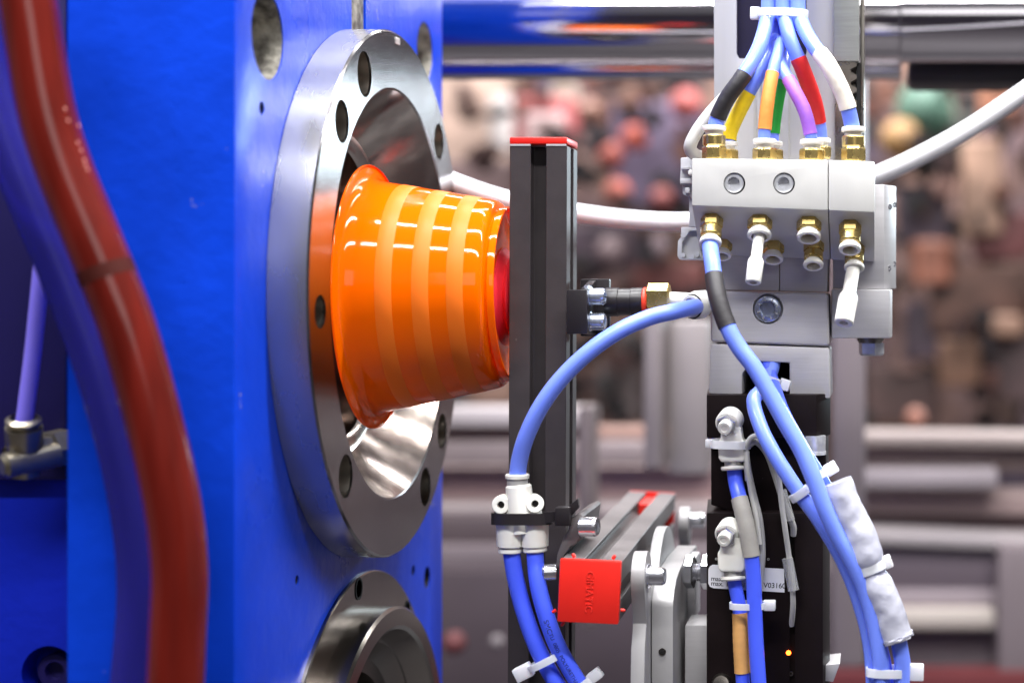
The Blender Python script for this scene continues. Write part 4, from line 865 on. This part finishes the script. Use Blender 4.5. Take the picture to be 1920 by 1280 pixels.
def clutter():
    rnd = random.Random(3); t = bmesh.new(); lay = t.loops.layers.color.new('tone')
    pal = [(102, 76, 69), (83, 66, 79), (119, 86, 72), (140, 101, 85), (71, 56, 60), (94, 79, 90), (130, 106, 96), (112, 63, 57), (79, 69, 76), (153, 118, 99), (67, 53, 56)]
    for k in range(620):
        x, y = rnd.uniform(740, 2050), rnd.uniform(130, 800); w_, h_ = rnd.uniform(10, 46), rnd.uniform(10, 46); d = rnd.uniform(4250, 5900)
        s = bmesh.new(); rect(s, x - w_ / 2, y - h_ / 2, x + w_ / 2, y + h_ / 2, d, d + 120)
        bmesh.ops.rotate(s, verts=s.verts[:], cent=P(x, y, d + 60), matrix=Matrix.Rotation(rnd.uniform(-0.7, 0.7), 3, 'Y'))
        c = lin(*rnd.choice(pal)); n0 = len(t.faces); merge(t, s); t.faces.ensure_lookup_table()
        for f in t.faces[n0:]:
            for l in f.loops: l[lay] = c
    m = mat('mixed_clutter', (0.1, 0.08, 0.08, 1), 0.7); nt = m.node_tree; a = nt.nodes.new('ShaderNodeVertexColor'); a.layer_name = 'tone'
    nt.links.new(a.outputs[0], nt.nodes['Principled BSDF'].inputs['Base Color'])
    return tag(obj('hall_clutter', t, m, smooth=False), 'mass of blurred brown and violet clutter across the hall far behind', 'clutter', kind='stuff')
clutter()
good('tan blurred board left of the white drum', 880, 220, 150, 260, (172, 148, 130), d=5000, name='wall_board', cat='board')
good('white blurred upright drum above the red capped profile, left', 940, 232, 44, 104, (250, 246, 244), 'drum', name='white_drum', cat='drum')
good('red blurred sign frame above the red capped profile', 1018, 228, 112, 96, (196, 84, 88), d=4700, name='red_sign', cat='sign')
good('pale pink blurred sign plate in front of the red sign', 1020, 242, 74, 62, (226, 196, 196), d=4580, name='pale_sign', cat='sign')
good('cream blurred panel right of the red sign', 1056, 190, 50, 66, (196, 184, 166), d=4950, name='cream_panel', cat='panel')
good('red orange blurred ball below the tie bar', 1190, 258, 52, 52, (220, 86, 66), 'ball', name='orange_ball', cat='ball')
good('duller red blurred ball below left of the orange one', 1146, 290, 52, 52, (190, 80, 66), 'ball', name='orange_ball', cat='ball')
good('red blurred ball near the grey cable bend', 1286, 196, 58, 62, (196, 78, 74), 'ball', name='red_ball', cat='ball')
good('small red orange blurred ball above the white hose', 1158, 360, 50, 46, (204, 88, 70), 'ball', name='orange_ball', cat='ball')
good('faint red blurred ball just above the white hose', 1240, 372, 44, 44, (158, 70, 70), 'ball', name='red_ball', cat='ball')
good('ochre blurred ball right of the cream panel', 1105, 208, 46, 44, (158, 112, 92), 'ball', name='ochre_ball', cat='ball')
good('dark violet blurred crate behind the white hose', 1130, 460, 150, 80, (62, 48, 66), name='dark_crate', cat='crate')
good('indigo blurred crate behind the red balls', 1230, 290, 170, 200, (84, 74, 108), d=4850, name='indigo_crate', cat='crate')
good('maroon blurred crate under the white hose', 1250, 520, 130, 60, (124, 60, 56), name='maroon_crate', cat='crate')
good('grey blurred bundle under the hose beside the upright', 1150, 470, 60, 50, (150, 128, 134), 'ball', d=4450, name='grey_bundle', cat='bundle')
good('pale blurred bundle under the hose nearer the block', 1228, 462, 50, 40, (148, 128, 138), 'ball', d=4450, name='grey_bundle', cat='bundle')
good('dark blurred cabinet behind the bowl and profile', 890, 430, 160, 260, (82, 62, 62), d=4900, name='dark_cabinet', cat='cabinet')
good('brown blurred carton low behind the bowl', 900, 730, 130, 70, (160, 124, 104), d=4400, name='brown_carton', cat='carton')
good('orange tan blurred carton left of the mounting block', 1292, 722, 64, 44, (208, 150, 116), d=4450, name='tan_carton', cat='carton')
good('grey blurred column of boxes between the uprights', 1160, 700, 80, 180, (132, 120, 120), d=4650, name='grey_stack', cat='boxes')
good('green blurred bag below the dark bar at right', 1735, 208, 110, 84, (66, 128, 104), 'ball', name='green_bag', cat='bag')
good('dark green blurred crate beside the green bag', 1765, 268, 130, 110, (66, 82, 76), name='green_crate', cat='crate')
good('yellow ochre blurred bag left of the white hose', 1690, 262, 78, 54, (196, 146, 76), 'ball', d=4550, name='yellow_bag', cat='bag')
good('orange brown blurred tub at the top right', 1868, 180, 66, 70, (206, 130, 92), 'drum', name='orange_tub', cat='tub')
good('beige blurred pillar at right below the white hose', 1842, 350, 78, 180, (208, 166, 136), d=4520, name='beige_pillar', cat='pillar')
good('salmon blurred ball left of the beige pillar', 1768, 348, 46, 46, (222, 170, 154), 'ball', d=4480, name='salmon_ball', cat='ball')
good('dark navy blurred crate below the salmon ball', 1730, 400, 100, 110, (66, 56, 74), name='navy_crate', cat='crate')
good('rust orange blurred tub right of the side block', 1748, 492, 80, 84, (192, 116, 88), 'drum', name='rust_tub', cat='tub')
good('maroon blurred crate at the right edge', 1880, 440, 110, 90, (130, 64, 66), name='maroon_crate', cat='crate')
good('brown blurred crate low at the right', 1840, 560, 190, 130, (132, 92, 76), name='brown_crate', cat='crate')
good('pinkish blurred column right of the side block', 1700, 580, 50, 240, (184, 146, 136), d=4700, name='pink_column', cat='column')
good('dusky violet blurred crate right of the hex bolt', 1740, 620, 90, 110, (84, 70, 88), d=4650, name='violet_crate', cat='crate')
good('dark blurred crate in the brown clutter at far right', 1880, 690, 120, 130, (92, 72, 74), d=4650, name='dark_crate', cat='crate')
good('ochre brown blurred carton above the right rails', 1800, 680, 80, 90, (148, 104, 76), d=4580, name='ochre_carton', cat='carton')
good('small peach blurred globe above the right rails', 1716, 782, 36, 36, (214, 136, 110), 'ball', d=2600, name='peach_globe', cat='globe')
good('dark brown blurred crate above the right rails', 1690, 740, 140, 110, (104, 78, 74), d=4750, name='brown_crate', cat='crate')
good('pale peach blurred crate at right by the edge', 1890, 610, 60, 40, (206, 160, 130), d=4500, name='peach_crate', cat='crate')
good('small white blurred ball low behind the Y tubes', 932, 1202, 26, 26, (150, 146, 152), 'ball', d=1150, name='white_ball', cat='ball')
good('dark red blurred drum low beside the blue platen', 852, 1204, 44, 26, (104, 34, 38), 'ball', d=1150, name='red_drum', cat='drum')
